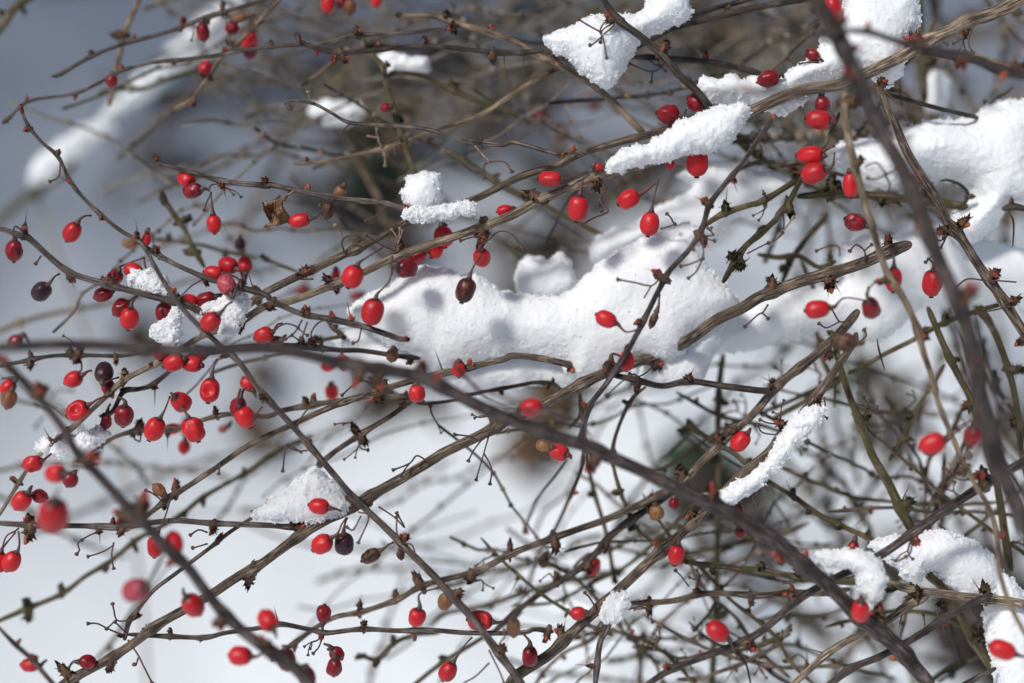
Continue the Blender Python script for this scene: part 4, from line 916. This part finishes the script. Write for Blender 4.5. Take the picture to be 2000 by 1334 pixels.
b(560,1288,44,36,90,20,'d',-22,552,1262,'blurred behind the grey front branch by the bottom')
b(600,1322,40,34,90,20,'d',-26,590,1300,'where the grey front branch leaves the bottom edge')
b(1003,1226,38,28,90,30,'t',-16,1000,1210,'blurred reddish lump on the end of the horizontal twig')
b(1092,882,36,34,-20,25,'r',3,1115,895,'under the front branch at centre beside the tan one', 'W')
b(1062,870,30,24,-10,20,'t',2,1090,880,'just left of the red one below the front branch')
b(1282,1001,32,28,100,10,'t',14,1284,985,'hanging below the dark branch right of centre')
b(1317,983,22,22,90,10,'d',3,1318,968,'small and round, just under the front branch')
b(1438,998,33,30,100,20,'d',6,1450,980,'between the snow strip and the long front branch')
b(1445,1040,22,20,100,20,'d',10,1440,1025,'small one beneath the long front branch')
b(1155,1105,40,34,95,20,'r',24,1150,1085,'behind the dark olive branch at lower centre', 'W')
b(1321,1084,41,32,80,8,'r',-4,1337,1044,'hanging below the long rising branch')
b(1129,1198,30,27,10,10,'r',-6,1148,1198,'sitting on the long rising branch near the thorn')
b(1035,1282,42,31,90,10,'d',-4,1024,1240,'hanging beside the lower end of the rising branch')
b(1402,1233,48,38,-32,10,'r',-16,1440,1285,'above the purple-brown branch near the bottom edge', '', (1430,1262))
b(1666,1071,30,24,80,10,'d',-7,1670,1085,'showing above the small melting snow lump')
b(1681,1193,43,36,95,35,'r',-22,1690,1215,'on the front branch under the small melting snow lump')
b(1062,1096,26,22,80,20,'h',26,1070,1080,'small blurred one below the front branch at centre')
b(1958,1269,52,38,-18,12,'r',-30,2010,1285,'in front of the snow near the bottom right corner')
b(1820,867,52,41,18,12,'r',-34,1900,820,'blurred beside the hanging light brown twig', '', (1868,842))
b(1901,853,38,33,90,30,'d',-40,1905,825,'blurred against the left side of the thick front branch')
b(1597,604,49,36,8,8,'r',-20,1698,588,'with a long arched stalk under the broken stub branch', '', (1650,582))
b(1701,602,42,36,120,50,'d',-22,1697,560,'hanging right of the long-stalked one before snow', '', (1692,575))
b(1745,546,48,33,90,8,'r',-14,1742,490,'behind the light brown twig under the broken stub')
b(1821,553,52,38,88,12,'r',-2,1812,505,'partly behind the thick front branch at right', 'W')
b(1649,668,46,38,-5,10,'h',-26,1690,640,'lying over the end of the rising branch')
b(1671,434,43,33,-20,12,'d',0,1705,440,'touching the light brown twig from the left', 'W')
b(1184,623,43,33,-25,10,'r',-14,1243,645,'alone in front of the main snow clump', '', (1222,648))
b(1224,704,40,30,90,12,'r',-6,1238,670,'behind the descending purple twig at the snow edge')
b(1190,722,38,27,80,12,'h',-5,1230,705,'dented and holed, beside the descending purple twig')
b(1038,796,46,36,5,10,'r',-24,1075,808,'above the front branch at centre under the snow')
b(1446,862,43,34,50,10,'r',0,1465,838,'hanging at the slim branch right of centre')
b(1426,842,34,18,20,8,'h',0,1445,835,'maroon, pressed along the slim branch right of centre')
b(1276,625,34,15,70,8,'h',-10,1288,575,'hanging right of the descending twig on the snow')
b(689,540,47,42,65,8,'r',-9,748,482,'in front of the thick gold branch left of the main snow', '', (728,495))
b(728,609,54,43,75,6,'r',-9,766,500,'largest sharp one, hanging over the main snow edge', '', (762,545))
b(794,524,40,36,175,50,'d',-4,766,535,'facing us, just under the thick gold branch')
b(816,500,36,26,30,12,'r',7,830,490,'left one peeking below the thick gold branch')
b(851,488,34,30,60,12,'r',9,860,470,'middle one peeking below the thick gold branch')
b(866,462,42,38,100,12,'r',8,872,440,'upper one half behind the thick gold branch')
b(941,502,36,34,100,55,'r',-2,950,470,'facing us beside the scaly knot above the snow')
b(909,567,50,38,72,6,'m',-8,940,500,'hanging in front of the main snow clump')
b(814,768,36,33,95,8,'r',2,818,748,'tucked right under the front branch below the snow')
b(896,722,30,26,90,12,'r',2,905,712,'small one on the branch along the snow edge')
b(766,694,26,24,80,12,'t',6,775,684,'small round one near the descending dark tip')
b(656,538,24,18,90,12,'r',28,660,528,'small blurred one left of the largest bright pair')
b(671,706,32,24,90,12,'r',26,690,700,'blurred behind the front branch, left of the snow')
b(641,714,28,24,20,12,'r',30,655,706,'blurred left of its neighbour behind the front branch')
b(648,766,32,26,95,12,'r',36,650,748,'blurred below the front branch left of centre')
b(696,578,26,18,10,12,'d',60,710,570,'faint and blurred at the left tip of the snow')
b(641,8,36,26,80,10,'r',26,645,-8,'cut by the top edge, left of a group of three')
b(667,6,24,20,60,10,'d',30,670,-8,'cut by the top edge, middle of a group of three')
b(684,14,30,24,90,10,'t',28,684,-2,'blurred at the top edge, right of a group of three')
b(735,2,24,22,90,10,'r',28,735,-12,'single small one cut by the top edge')
b(585,431,42,30,10,8,'r',1,632,415,'beside the dry curled leaf')
b(641,412,30,27,70,15,'h',6,660,396,'small round one right of the red leaf-side berry')
b(665,377,26,26,60,30,'t',10,672,388,'round brownish one behind the dark orange-tipped twig')
b(754,211,20,20,10,20,'d',14,764,214,'bud-like one on the upright olive stem')
b(986,411,32,22,10,12,'r',6,1000,415,'showing only its top above the thick gold branch')
b(1075,349,46,30,-3,8,'r',-2,1148,335,'lying sideways left of the snow tongue', '', (1115,348))
b(1129,407,51,40,82,6,'r',-7,1140,348,'hanging plump below the thick branch left of snow tongue')
b(1228,389,45,36,25,12,'r',-4,1285,358,'hanging left of its longer neighbour under the snow tongue')
b(1269,437,48,38,82,6,'r',-6,1286,352,'long one hanging lowest under the snow tongue')
b(1362,317,56,43,88,8,'r',-3,1362,290,'big one hanging with its top inside the snow tongue')
b(1305,224,44,38,-10,12,'d',5,1340,215,'left one above the snow tongue')
b(1361,200,38,38,-30,20,'d',3,1385,210,'right one above the snow tongue touching the dark twig')
b(1309,321,22,18,90,12,'r',0,1300,315,'small one wedged under the snow tongue')
b(1169,326,18,15,160,12,'r',-3,1160,335,'tiny one at the left tip of the snow tongue')
b(1500,155,44,33,20,8,'d',1,1530,150,'half buried in snow near the top right')
b(1587,107,28,24,-40,12,'d',2,1560,125,'poking above the snow left of the thick front branch')
b(1599,234,49,38,-10,14,'r',-6,1628,225,'in front of its darker twin under the snowy branch')
b(1606,205,36,30,100,10,'d',0,1608,185,'behind its brighter twin under the snowy branch')
b(1583,304,48,38,-5,30,'r',-3,1630,285,'upper one of the touching pair at right', '', (1610,296))
b(1590,338,46,42,20,30,'r',-7,1630,300,'lower one of the touching pair at right')
b(1661,361,50,30,95,8,'r',-6,1672,335,'half behind the light brown hanging twig')
b(1626,12,40,34,100,10,'r',3,1630,-10,'cut by the top edge behind the thick front branch')
b(254,475,28,22,10,12,'t',26,262,465,'blurred orange one left of the orange-budded knot')
b(286,468,26,18,80,12,'r',0,280,480,'sliver seen behind the orange-budded knot')
b(469,478,26,24,90,12,'p',34,470,460,'blurred one above the three in a row')
b(504,582,30,18,90,12,'d',16,505,565,'blurred one behind the knot left of the gold branch')

# soft red blurs of berries far back in the shrub
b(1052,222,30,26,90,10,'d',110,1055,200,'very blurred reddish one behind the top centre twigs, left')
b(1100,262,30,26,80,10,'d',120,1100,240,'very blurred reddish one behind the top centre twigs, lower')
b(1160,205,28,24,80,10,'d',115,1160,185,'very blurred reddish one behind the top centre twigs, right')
b(360,835,24,20,80,10,'r',60,362,815,'faint blurred one right of the forked pair')
b(590,568,28,20,10,10,'d',70,600,560,'faint blurred one above the descending dark-tipped twig')

# ================================================================ snow resting on the branches
snow('large white snow clump in the centre resting on the dark branches',
  '680,605 700,590 730,575 765,562 785,545 800,532 830,520 855,526 875,530 905,540 930,538 950,552 975,570 1010,578 1040,580 1085,580 1125,564 1150,540 1165,520 1200,498 1230,485 1260,470 1300,455 1335,436 1372,450 1362,482 1375,520 1405,550 1425,568 1443,590 1400,625 1360,650 1335,685 1300,702 1270,698 1240,695 1210,716 1165,730 1130,742 1112,728 1098,708 1040,696 990,690 940,700 900,714 850,722 822,700 790,682 750,664 720,645 695,628', 15, 8.0, 0.36, 1.0, 0.0, 0.06, grains=4000)
snow('shaded lower layer of snow below the large central clump',
  '660,640 700,640 760,665 830,700 900,712 980,700 1090,705 1135,740 1100,752 1050,746 1000,752 930,766 880,780 830,784 780,765 740,745 700,715 670,690 650,665', 24, 6.0, 0.45, 0.9, grains=1200)
snow('small snow slab hanging under the right end of the central clump',
  '1236,700 1290,690 1330,680 1360,650 1410,630 1412,650 1395,690 1372,742 1330,752 1290,750 1255,746', 20, 5.0, 0.42, 0.9, grains=700)
snow('blurred snow bank behind the top right of the central clump',
  '1150,484 1168,462 1200,450 1232,442 1262,420 1292,400 1335,385 1360,360 1322,345 1326,336 1370,330 1450,332 1520,343 1562,360 1542,382 1490,398 1430,428 1400,462 1370,470 1300,452 1240,490 1190,512 1155,506', 36, 8.0, 0.5, 0.9, grains=800)
snow('small round-topped snow lump behind the central clump',
  '1010,545 1018,515 1035,503 1055,508 1062,518 1075,512 1092,500 1108,515 1128,552 1115,575 1080,590 1040,590 1015,575', 27, 6.0, 0.42, 0.9, grains=500)
snow('upper snow clump draped over the tan branch near the top edge',
  '1068,78 1090,68 1120,55 1142,42 1165,37 1190,38 1215,34 1240,32 1258,24 1270,0 1290,-22 1340,-14 1352,25 1340,38 1300,58 1272,66 1245,82 1228,108 1214,140 1192,168 1165,158 1135,138 1108,114 1085,98', 4, 7.0, 0.40, 1.0, grains=2200)
snow('big bright snow mass at the top right behind the front branch',
  '1650,-10 1790,-24 1790,50 1770,90 1763,120 1758,145 1735,170 1705,155 1675,125 1655,140 1630,150 1600,156 1570,165 1545,176 1520,186 1490,200 1450,200 1400,200 1372,190 1363,165 1375,150 1400,158 1430,150 1450,162 1480,150 1530,150 1555,132 1590,116 1615,88 1605,72 1640,62', 6, 7.5, 0.42, 1.0, grains=2600)
snow('thin snow scrap clinging beneath the snowy gold branch at upper right',
  '1490,212 1520,196 1560,184 1585,190 1560,208 1530,222 1505,218', 3, 3.0, 0.36, 0.8, 0.3, grains=500)
snow('sloping tongue of snow lying along the gold branch right of centre',
  '1184,330 1190,318 1215,298 1245,290 1270,282 1300,264 1322,240 1350,226 1385,218 1420,210 1445,204 1466,206 1458,228 1440,255 1425,275 1395,286 1370,292 1340,292 1310,312 1290,318 1260,318 1230,322 1205,330', -7, 5.5, 0.34, 1.0, 0.1, grains=2200)
snow('huge smooth snow mass reaching the right edge',
  '1615,300 1650,280 1690,275 1740,272 1770,250 1800,240 1850,238 1900,232 1925,212 1960,202 2030,196 2030,405 1985,402 1960,405 1935,435 1910,462 1890,475 1868,470 1850,450 1860,420 1885,405 1905,385 1895,362 1870,350 1820,350 1780,352 1760,372 1742,386 1700,384 1672,362 1650,325 1620,318', 22, 12.0, 0.45, 1.3, grains=2500)
snow('long shaded snow bank below the broken stub branch at right',
  '1380,695 1385,650 1420,615 1470,590 1520,580 1560,572 1600,560 1640,530 1650,495 1640,480 1690,462 1740,468 1790,450 1850,440 1890,470 1940,472 2030,500 2030,605 1960,592 1900,590 1840,598 1790,600 1760,630 1740,655 1700,668 1670,655 1640,640 1590,650 1520,665 1450,682', 34, 9.0, 0.5, 1.3, grains=1500)
snow('small white snow triangle caught between the grey twig and diagonal twig',
  '494,1006 520,990 542,972 566,955 590,935 600,918 615,912 632,920 648,942 665,960 684,985 676,1000 655,1006 630,1016 600,1020 570,1018 530,1014', 1, 4.5, 0.32, 0.9, 0.25, grains=2200)
snow('small block of snow standing on the slim branch at upper centre',
  '784,382 792,368 800,345 830,338 858,344 864,380 862,402 840,414 815,416 800,408', 8, 5.0, 0.38, 0.9, grains=700)
snow('thin icy crust of snow grains lying along the slim branch',
  '788,424 790,412 820,406 850,406 880,398 900,392 925,394 928,408 918,420 900,418 880,426 850,426 820,434', -2, 2.6, 0.30, 0.8, 0.45, grains=2000)
snow('small blurred snow patch on the twig at top centre',
  '738,108 750,102 770,106 795,116 830,122 832,136 800,136 770,140 755,128', 42, 3.5, 0.5, 1.4)
snow('blurred snow patch behind the hooked twig at top centre',
  '606,215 630,204 660,198 700,204 712,222 680,236 640,240 618,230', 75, 4.5, 0.6, 1.6)
snow('sparkling snow patch over the red berry at the left twig crossing',
  '252,540 262,530 290,528 315,540 332,560 340,578 322,580 300,574 275,568 258,556', -3, 2.8, 0.28, 0.9, 0.45, grains=2600)
snow('icy snow grains around the bright berry where three branches meet',
  '382,614 392,602 410,596 430,590 440,578 458,568 475,570 488,590 480,612 470,635 452,656 436,650 432,625 420,612 400,622', -4, 2.8, 0.28, 0.9, 0.45, grains=3200)
snow('loose icy snow over the berry just above the blurred purple branch',
  '300,640 318,628 332,612 345,600 358,615 352,640 356,655 342,680 326,676 318,662 302,655', -5, 2.8, 0.28, 0.9, 0.45, grains=2600)
snow('curved strip of grainy snow along the rising branch at right',
  '1368,972 1390,964 1410,958 1440,944 1470,925 1500,898 1520,865 1540,832 1565,806 1592,792 1608,800 1596,830 1570,850 1550,870 1525,895 1500,928 1468,960 1440,978 1412,988 1385,984', -2, 3.2, 0.30, 0.9, 0.25, grains=2200)
snow('tiny snow crumb on the joint of the rising branch',
  '1178,1200 1190,1175 1200,1163 1220,1160 1226,1178 1218,1200 1200,1210 1184,1210', -6, 3.2, 0.28, 0.8, 0.5, grains=1200)
snow('lumpy snow clump above the gold-brown branch at lower right',
  '1705,1062 1740,1052 1780,1052 1810,1042 1840,1040 1870,1052 1905,1058 1930,1078 1945,1100 1952,1140 1920,1160 1880,1158 1850,1140 1828,1112 1806,1112 1790,1136 1772,1128 1758,1108 1735,1090', 9, 6.5, 0.40, 1.0, 0.1, grains=2200)
snow('small melting snow lump hanging over the front branch at lower right',
  '1596,1084 1625,1078 1655,1074 1690,1078 1718,1098 1728,1130 1716,1165 1700,1175 1684,1150 1672,1112 1650,1102 1620,1104', -16, 4.2, 0.40, 0.9, 0.1, grains=1200)
snow('snow mass in the bottom right corner',
  '1926,1180 1950,1150 1962,1120 1985,1150 2030,1195 2030,1355 1958,1355 1945,1300 1930,1250', 6, 6.0, 0.42, 1.0, 0.1, grains=1500)
snow('blurred loose snow behind the grey front branch at far left',
  '70,880 82,856 110,850 140,856 170,846 200,834 212,846 190,868 165,885 120,892 90,890', 6, 4.0, 0.42, 0.9, 0.5, grains=1200)
snow('long blurred strip of snow on the mossy branch, lower piece',
  '68,352 78,320 110,300 150,262 190,232 218,220 225,238 200,262 160,290 120,320 90,352', 160, 7.0, 0.8, 2.6)
snow('long blurred strip of snow on the mossy branch, upper piece',
  '215,215 240,190 280,150 330,105 380,60 420,22 450,-10 500,-20 470,30 430,75 380,115 320,150 270,190 232,220', 160, 7.0, 0.8, 2.6)
snow('blurred upright lump of snow right of the thick front branch',
  '1806,160 1822,140 1842,138 1850,165 1846,195 1830,218 1812,210', 62, 6.0, 0.7, 0.8)

# ================================================================ dry leaf
def dry_leaf():
    ctr = P(540, 410, 4); r = random.Random(5)
    out = parse('512,445 525,432 516,412 514,396 528,400 534,388 546,378 556,392 554,405 562,418 566,430 552,438 545,443 530,441')
    root = empty('dry_leaf', ctr, 'crumpled brown dry leaf hanging below the dark orange-tipped twig', 'leaf')
    k = PX(4); n = len(out); cx = sum(p[0] for p in out) / n; cy = sum(p[1] for p in out) / n
    rings = 7; V = []
    def pos(x, y, s):
        fold = 0.0025 * math.sin((x - cx) * 0.16 + (y - cy) * 0.05) + 0.0012 * math.sin((y - cy) * .3 + 1)
        return P(x, y, 4) - FWD * (fold + s)
    F = []; N0 = 0
    for side, s in ((0, 0.0), (1, -0.00025)):
        base = len(V); V.append(pos(cx, cy, s))
        for q in range(1, rings + 1):
            f = q / rings
            for (x, y) in [(out[i][0] * (1 - u) + out[(i + 1) % n][0] * u, out[i][1] * (1 - u) + out[(i + 1) % n][1] * u) for i in range(n) for u in (0, .5)]:
                V.append(pos(cx + (x - cx) * f + r.uniform(-1, 1) * (q == rings), cy + (y - cy) * f + r.uniform(-1, 1) * (q == rings), s))
        m = n * 2
        for j in range(m): F.append((base, base + 1 + j, base + 1 + (j + 1) % m))
        for q in range(rings - 1):
            for j in range(m):
                a = base + 1 + q * m
                F.append((a + j, a + m + j, a + m + (j + 1) % m, a + (j + 1) % m))
        if side == 0: top = base
    m = n * 2; a = top + 1 + (rings - 1) * m; c2 = base + 1 + (rings - 1) * m
    for j in range(m): F.append((a + j, c2 + j, c2 + (j + 1) % m, a + (j + 1) % m))
    mk('blade', V, F, M['leaf'], root, True)
    A = Acc(); stalk_acc(A, [P(548, 385, 3), P(538, 395, 2), P(536, 415, 2), P(530, 435, 2)], 0.0003, 0, False)
    stalk_acc(A, [P(556, 392, 3), P(562, 380, 4), P(566, 374, 5)], 0.00035, 0, False)
    A.build('midrib', [M['stalk']], root)
dry_leaf()

# ================================================================ far background: the unsharp rest of the shrub and what lies on the ground
def tangle(label, name, boxes, mats, seed):
    r = random.Random(seed); A = Acc()
    for (x0, y0, x1, y1, cnt, da, db, wa, wb, a0, a1) in boxes:
        for _ in range(cnt):
            x = r.uniform(x0, x1); y = r.uniform(y0, y1); d = r.uniform(da, db); a = math.radians(r.uniform(a0, a1)); L = r.uniform(250, 700)
            pts = []; dx, dy = math.cos(a), -math.sin(a); cur = r.uniform(-.25, .25)
            for q in range(9):
                t = q / 8 - .5
                pts.append(P(x + dx * L * t - dy * cur * L * t * t * 2 + r.uniform(-9, 9), y + dy * L * t + dx * cur * L * t * t * 2 + r.uniform(-9, 9), d + 30 * t))
            C = catmull(pts, 0.006); Wd = r.uniform(wa, wb) * PX(d)
            V, F, U = tube(C, np.linspace(Wd, Wd * .7, len(C)), 6); mi = r.randrange(len(mats)); A.add(V, F, mi, U)
            for i in range(r.randint(1, 4), len(C) - 1, r.randint(1, 3)):
                V, F = lathe([(-Wd, Wd * .8), (0, Wd * 2.0), (Wd * 1.5, Wd * 1.4), (Wd * 2.2, Wd * .3)], C[i], (r.uniform(-1, 1), r.uniform(-1, 1), r.uniform(0, 1)), 6)
                A.add(V, F, r.randrange(len(mats)))
    o = A.build(name, mats); o['label'] = label; o['category'] = 'twigs'; o['kind'] = 'stuff'
M['far'] = simple('far_twig_bark', (0.12, 0.10, 0.085), (0.30, 0.265, 0.23), 120, 0.7)
TG = [M['olive'], M['tan'], M['dark'], M['far'], M['far']]
tangle('out of focus tangle of olive and brown twigs behind the sharp branches', 'twig_tangle', [
  (450, -40, 1650, 330, 50, 35, 120, 2.2, 4.5, -45, 45),
  (450, -60, 1700, 250, 48, 120, 340, 4, 8, -70, 70),
  (850, 150, 1500, 500, 16, 40, 140, 2.5, 4.5, -50, 40),
  (1500, -40, 2050, 430, 60, 40, 260, 3.5, 8, -110, 60),
  (1250, 700, 2050, 1340, 30, 30, 110, 2.4, 5, -70, 60),
  (1300, 750, 2050, 1340, 14, 110, 260, 4, 8, -70, 60),
  (1550, 560, 2050, 1200, 24, 40, 200, 3, 7, 60, 130),
  (950, 1000, 1500, 1340, 16, 28, 120, 2.2, 4.5, -60, 50),
  (560, 640, 1200, 900, 7, 30, 120, 2.5, 4.5, -20, 60),
  (300, 60, 800, 560, 11, 40, 160, 2.2, 4.5, -50, 50),
  (150, 430, 700, 900, 5, 30, 90, 2.2, 3.5, -40, 50),
  (-50, 150, 500, 1000, 9, 60, 160, 3, 6, -30, 60),
  (450, 800, 1000, 1340, 8, 60, 150, 2.4, 5, 0, 70),
  (450, 1000, 1000, 1340, 6, 60, 180, 2.2, 4, -30, 60),
], TG, 21)
def litter(label, x, y, d, rx, ry, seed, mats, n=90, cat='leaf litter', name='leaf_litter', h=0.03):
    """a heap of dead and green leaves lying on the snow; placed on the ground under that spot"""
    r = random.Random(seed); A = Acc(); p = P(x, y, d); rel = p - CAM
    t = -CAM.z / rel.z; g = CAM + rel * t
    for _ in range(n):
        a = r.uniform(0, 6.28); q = math.sqrt(r.random())
        c = Vector((g.x + rx * q * math.cos(a), g.y + ry * q * math.sin(a), r.uniform(0.0, h) * (1.2 - q) + 0.012)); c.z += float(mounds(c.x, c.y))
        nrm = Vector((r.uniform(-.7, .7), r.uniform(-.9, .3), 1)).normalized(); X, Y, Z = frame(nrm)
        L = r.uniform(.018, .04); W = L * r.uniform(.35, .6); cc = np.array(c)
        ring = [cc - X * L, cc - X * L * .4 + Y * W, cc + X * L * .5 + Y * W * .8, cc + X * L, cc + X * L * .5 - Y * W * .8, cc - X * L * .4 - Y * W]
        V = ring + [cc + Z * .006] + [v - Z * .0015 for v in ring]
        F = [(i, (i + 1) % 6, 6) for i in range(6)] + [(i, 7 + i, 7 + (i + 1) % 6, (i + 1) % 6) for i in range(6)] + [tuple(range(12, 6, -1))]
        A.add([Vector(v) - g for v in V], F, r.randrange(len(mats)))
    o = A.build(name, mats); o.location = g; o['label'] = label; o['category'] = cat; o['kind'] = 'stuff'
M['dead_dark'] = simple('wet_dead_leaves', (0.014, 0.012, 0.010), (0.07, 0.05, 0.035), 60, 0.7)
M['green'] = simple('evergreen_leaf', (0.008, 0.022, 0.010), (0.03, 0.07, 0.025), 60, 0.5)
M['dead_brown'] = simple('brown_dead_leaves', (0.05, 0.028, 0.014), (0.16, 0.09, 0.045), 60, 0.7)
litter('blurred heap of brown and dark leaves on the snow below the centre', 1050, 925, 0, .028, .07, 1, [M['dead_dark'], M['dead_brown'], M['dead_brown']], 40)
litter('blurred dark patch of wet leaves left of the central heap', 830, 900, 0, .045, .06, 2, [M['dead_dark']], 34, h=.012)
litter('dark evergreen leaves poking through snow right of centre', 1345, 1140, 0, .04, .04, 3, [M['green'], M['dead_dark']], 16)
litter('dark evergreen leaves on the ground behind the mossy tan branch', 1660, 870, 0, .04, .08, 4, [M['green'], M['dead_dark']], 45)
litter('black leaf heap on the ground at the top left edge', 150, -10, 0, .06, .12, 5, [M['dead_dark'], M['green']], 80)
litter('dark wet leaves on the ground behind the top centre twigs', 1100, 60, 0, .55, .35, 6, [M['dead_dark'], M['dead_brown'], M['green']], 120)
litter('dark leaves on the ground at the upper right behind the snow', 1850, 120, 0, .30, .30, 7, [M['dead_dark'], M['dead_brown'], M['green']], 220)
litter('dark blurred leaves low at the right edge', 1950, 560, 0, .10, .14, 8, [M['dead_dark'], M['green']], 50)
litter('dark leaf cluster on the snow at the bottom right', 1850, 1290, 0, .05, .05, 9, [M['dead_dark']], 26)
litter('green leaves on the ground behind the small snow block', 745, 420, 0, .03, .06, 10, [M['green'], M['dead_dark']], 12)

# ================================================================ evergreen trees added out of view to cast shade on the far snow
M['needles'] = simple('evergreen_foliage', (0.02, 0.045, 0.018), (0.05, 0.09, 0.03), 20, 0.6)
M['trunk'] = simple('tree_trunk_bark', (0.05, 0.035, 0.025), (0.14, 0.10, 0.075), 12, 0.8)
def tree(gx, gy, rad, t, n, lab='tall evergreen tree added out of view to the left, shading the far snow'):
    c = Vector((gx, gy, 0)) + SUN_DIR * t; r = np.random.RandomState(9)
    root = empty('added_shade_tree', Vector((c.x, c.y, 0)), lab, 'tree')
    zz = np.linspace(0, c.z + rad * .8, 14); C = np.stack([c.x + .1 * np.sin(zz), c.y + .1 * np.cos(zz * .8), zz], 1)
    V, F, U = tube(C, np.linspace(.16, .03, 14), 10, .1, 3); mk('trunk', V, F, M['trunk'], root, True, U)
    A = Acc(); q = r.randn(n, 3); q /= np.linalg.norm(q, axis=1)[:, None]
    rr = rad * r.rand(n) ** 0.38 * (1 + .10 * np.sin(q[:, 0] * 7) + .08 * np.cos(q[:, 1] * 9 + 1))
    pts = np.array(c) + q * rr[:, None]
    Vv = []; Ff = []
    for i, p in enumerate(pts):
        a, _ = np.linalg.qr(r.randn(3, 3)); L = r.uniform(.06, .12); W = L * .45
        Vv += [p - a[0] * L, p - a[1] * W, p + a[0] * L, p + a[1] * W, p + a[2] * .01]
        Ff += [(i * 5, i * 5 + 1, i * 5 + 4), (i * 5 + 1, i * 5 + 2, i * 5 + 4), (i * 5 + 2, i * 5 + 3, i * 5 + 4), (i * 5 + 3, i * 5, i * 5 + 4)]
    mk('crown', Vv, Ff, M['needles'], root, False)
    for k in range(7):
        z = c.z - rad * .7 + k * rad * .22; a = k * 2.3
        p = [Vector((c.x, c.y, z)), Vector((c.x + math.cos(a) * .6, c.y + math.sin(a) * .6, z + .15)), Vector((c.x + math.cos(a) * 1.3, c.y + math.sin(a) * 1.3, z + .2))]
        Cq = catmull(p, .1); V, F, U = tube(Cq, np.linspace(.05, .015, len(Cq)), 6); mk('limb', V, F, M['trunk'], root, True, U)
tree(-1.20, 2.62, 1.88, 5.0, 12000)
tree(0.0, 2.6, 1.35, 5.5, 7000, 'evergreen tree added out of view between two others, shading the middle snow')
tree(0.80, 2.8, 1.6, 6.0, 9000, 'another evergreen tree added out of view, shading the snow at the upper right')
litter('blurred dark undergrowth leaves on the snow right of the mossy tan branch', 1900, 940, 0, .07, .05, 12, [M['dead_dark'], M['green'], M['dead_brown']], 14)
litter('blurred scattered leaves on the snow at the lower right', 1660, 830, 0, .10, .06, 13, [M['dead_dark'], M['dead_brown']], 12, h=.012)
litter('sparse blurred leaf scraps scattered over the snow behind the shrub', 1250, 480, 0, .5, .42, 14, [M['dead_dark'], M['dead_brown']], 90, h=.004)
litter('blurred dead leaves on the snow behind the middle of the shrub', 1080, 400, 0, .25, .16, 15, [M['dead_dark'], M['dead_brown']], 45, h=.01)
print('objects', len(bpy.data.objects), 'faces', sum(len(m.polygons) * m.users for m in bpy.data.meshes))
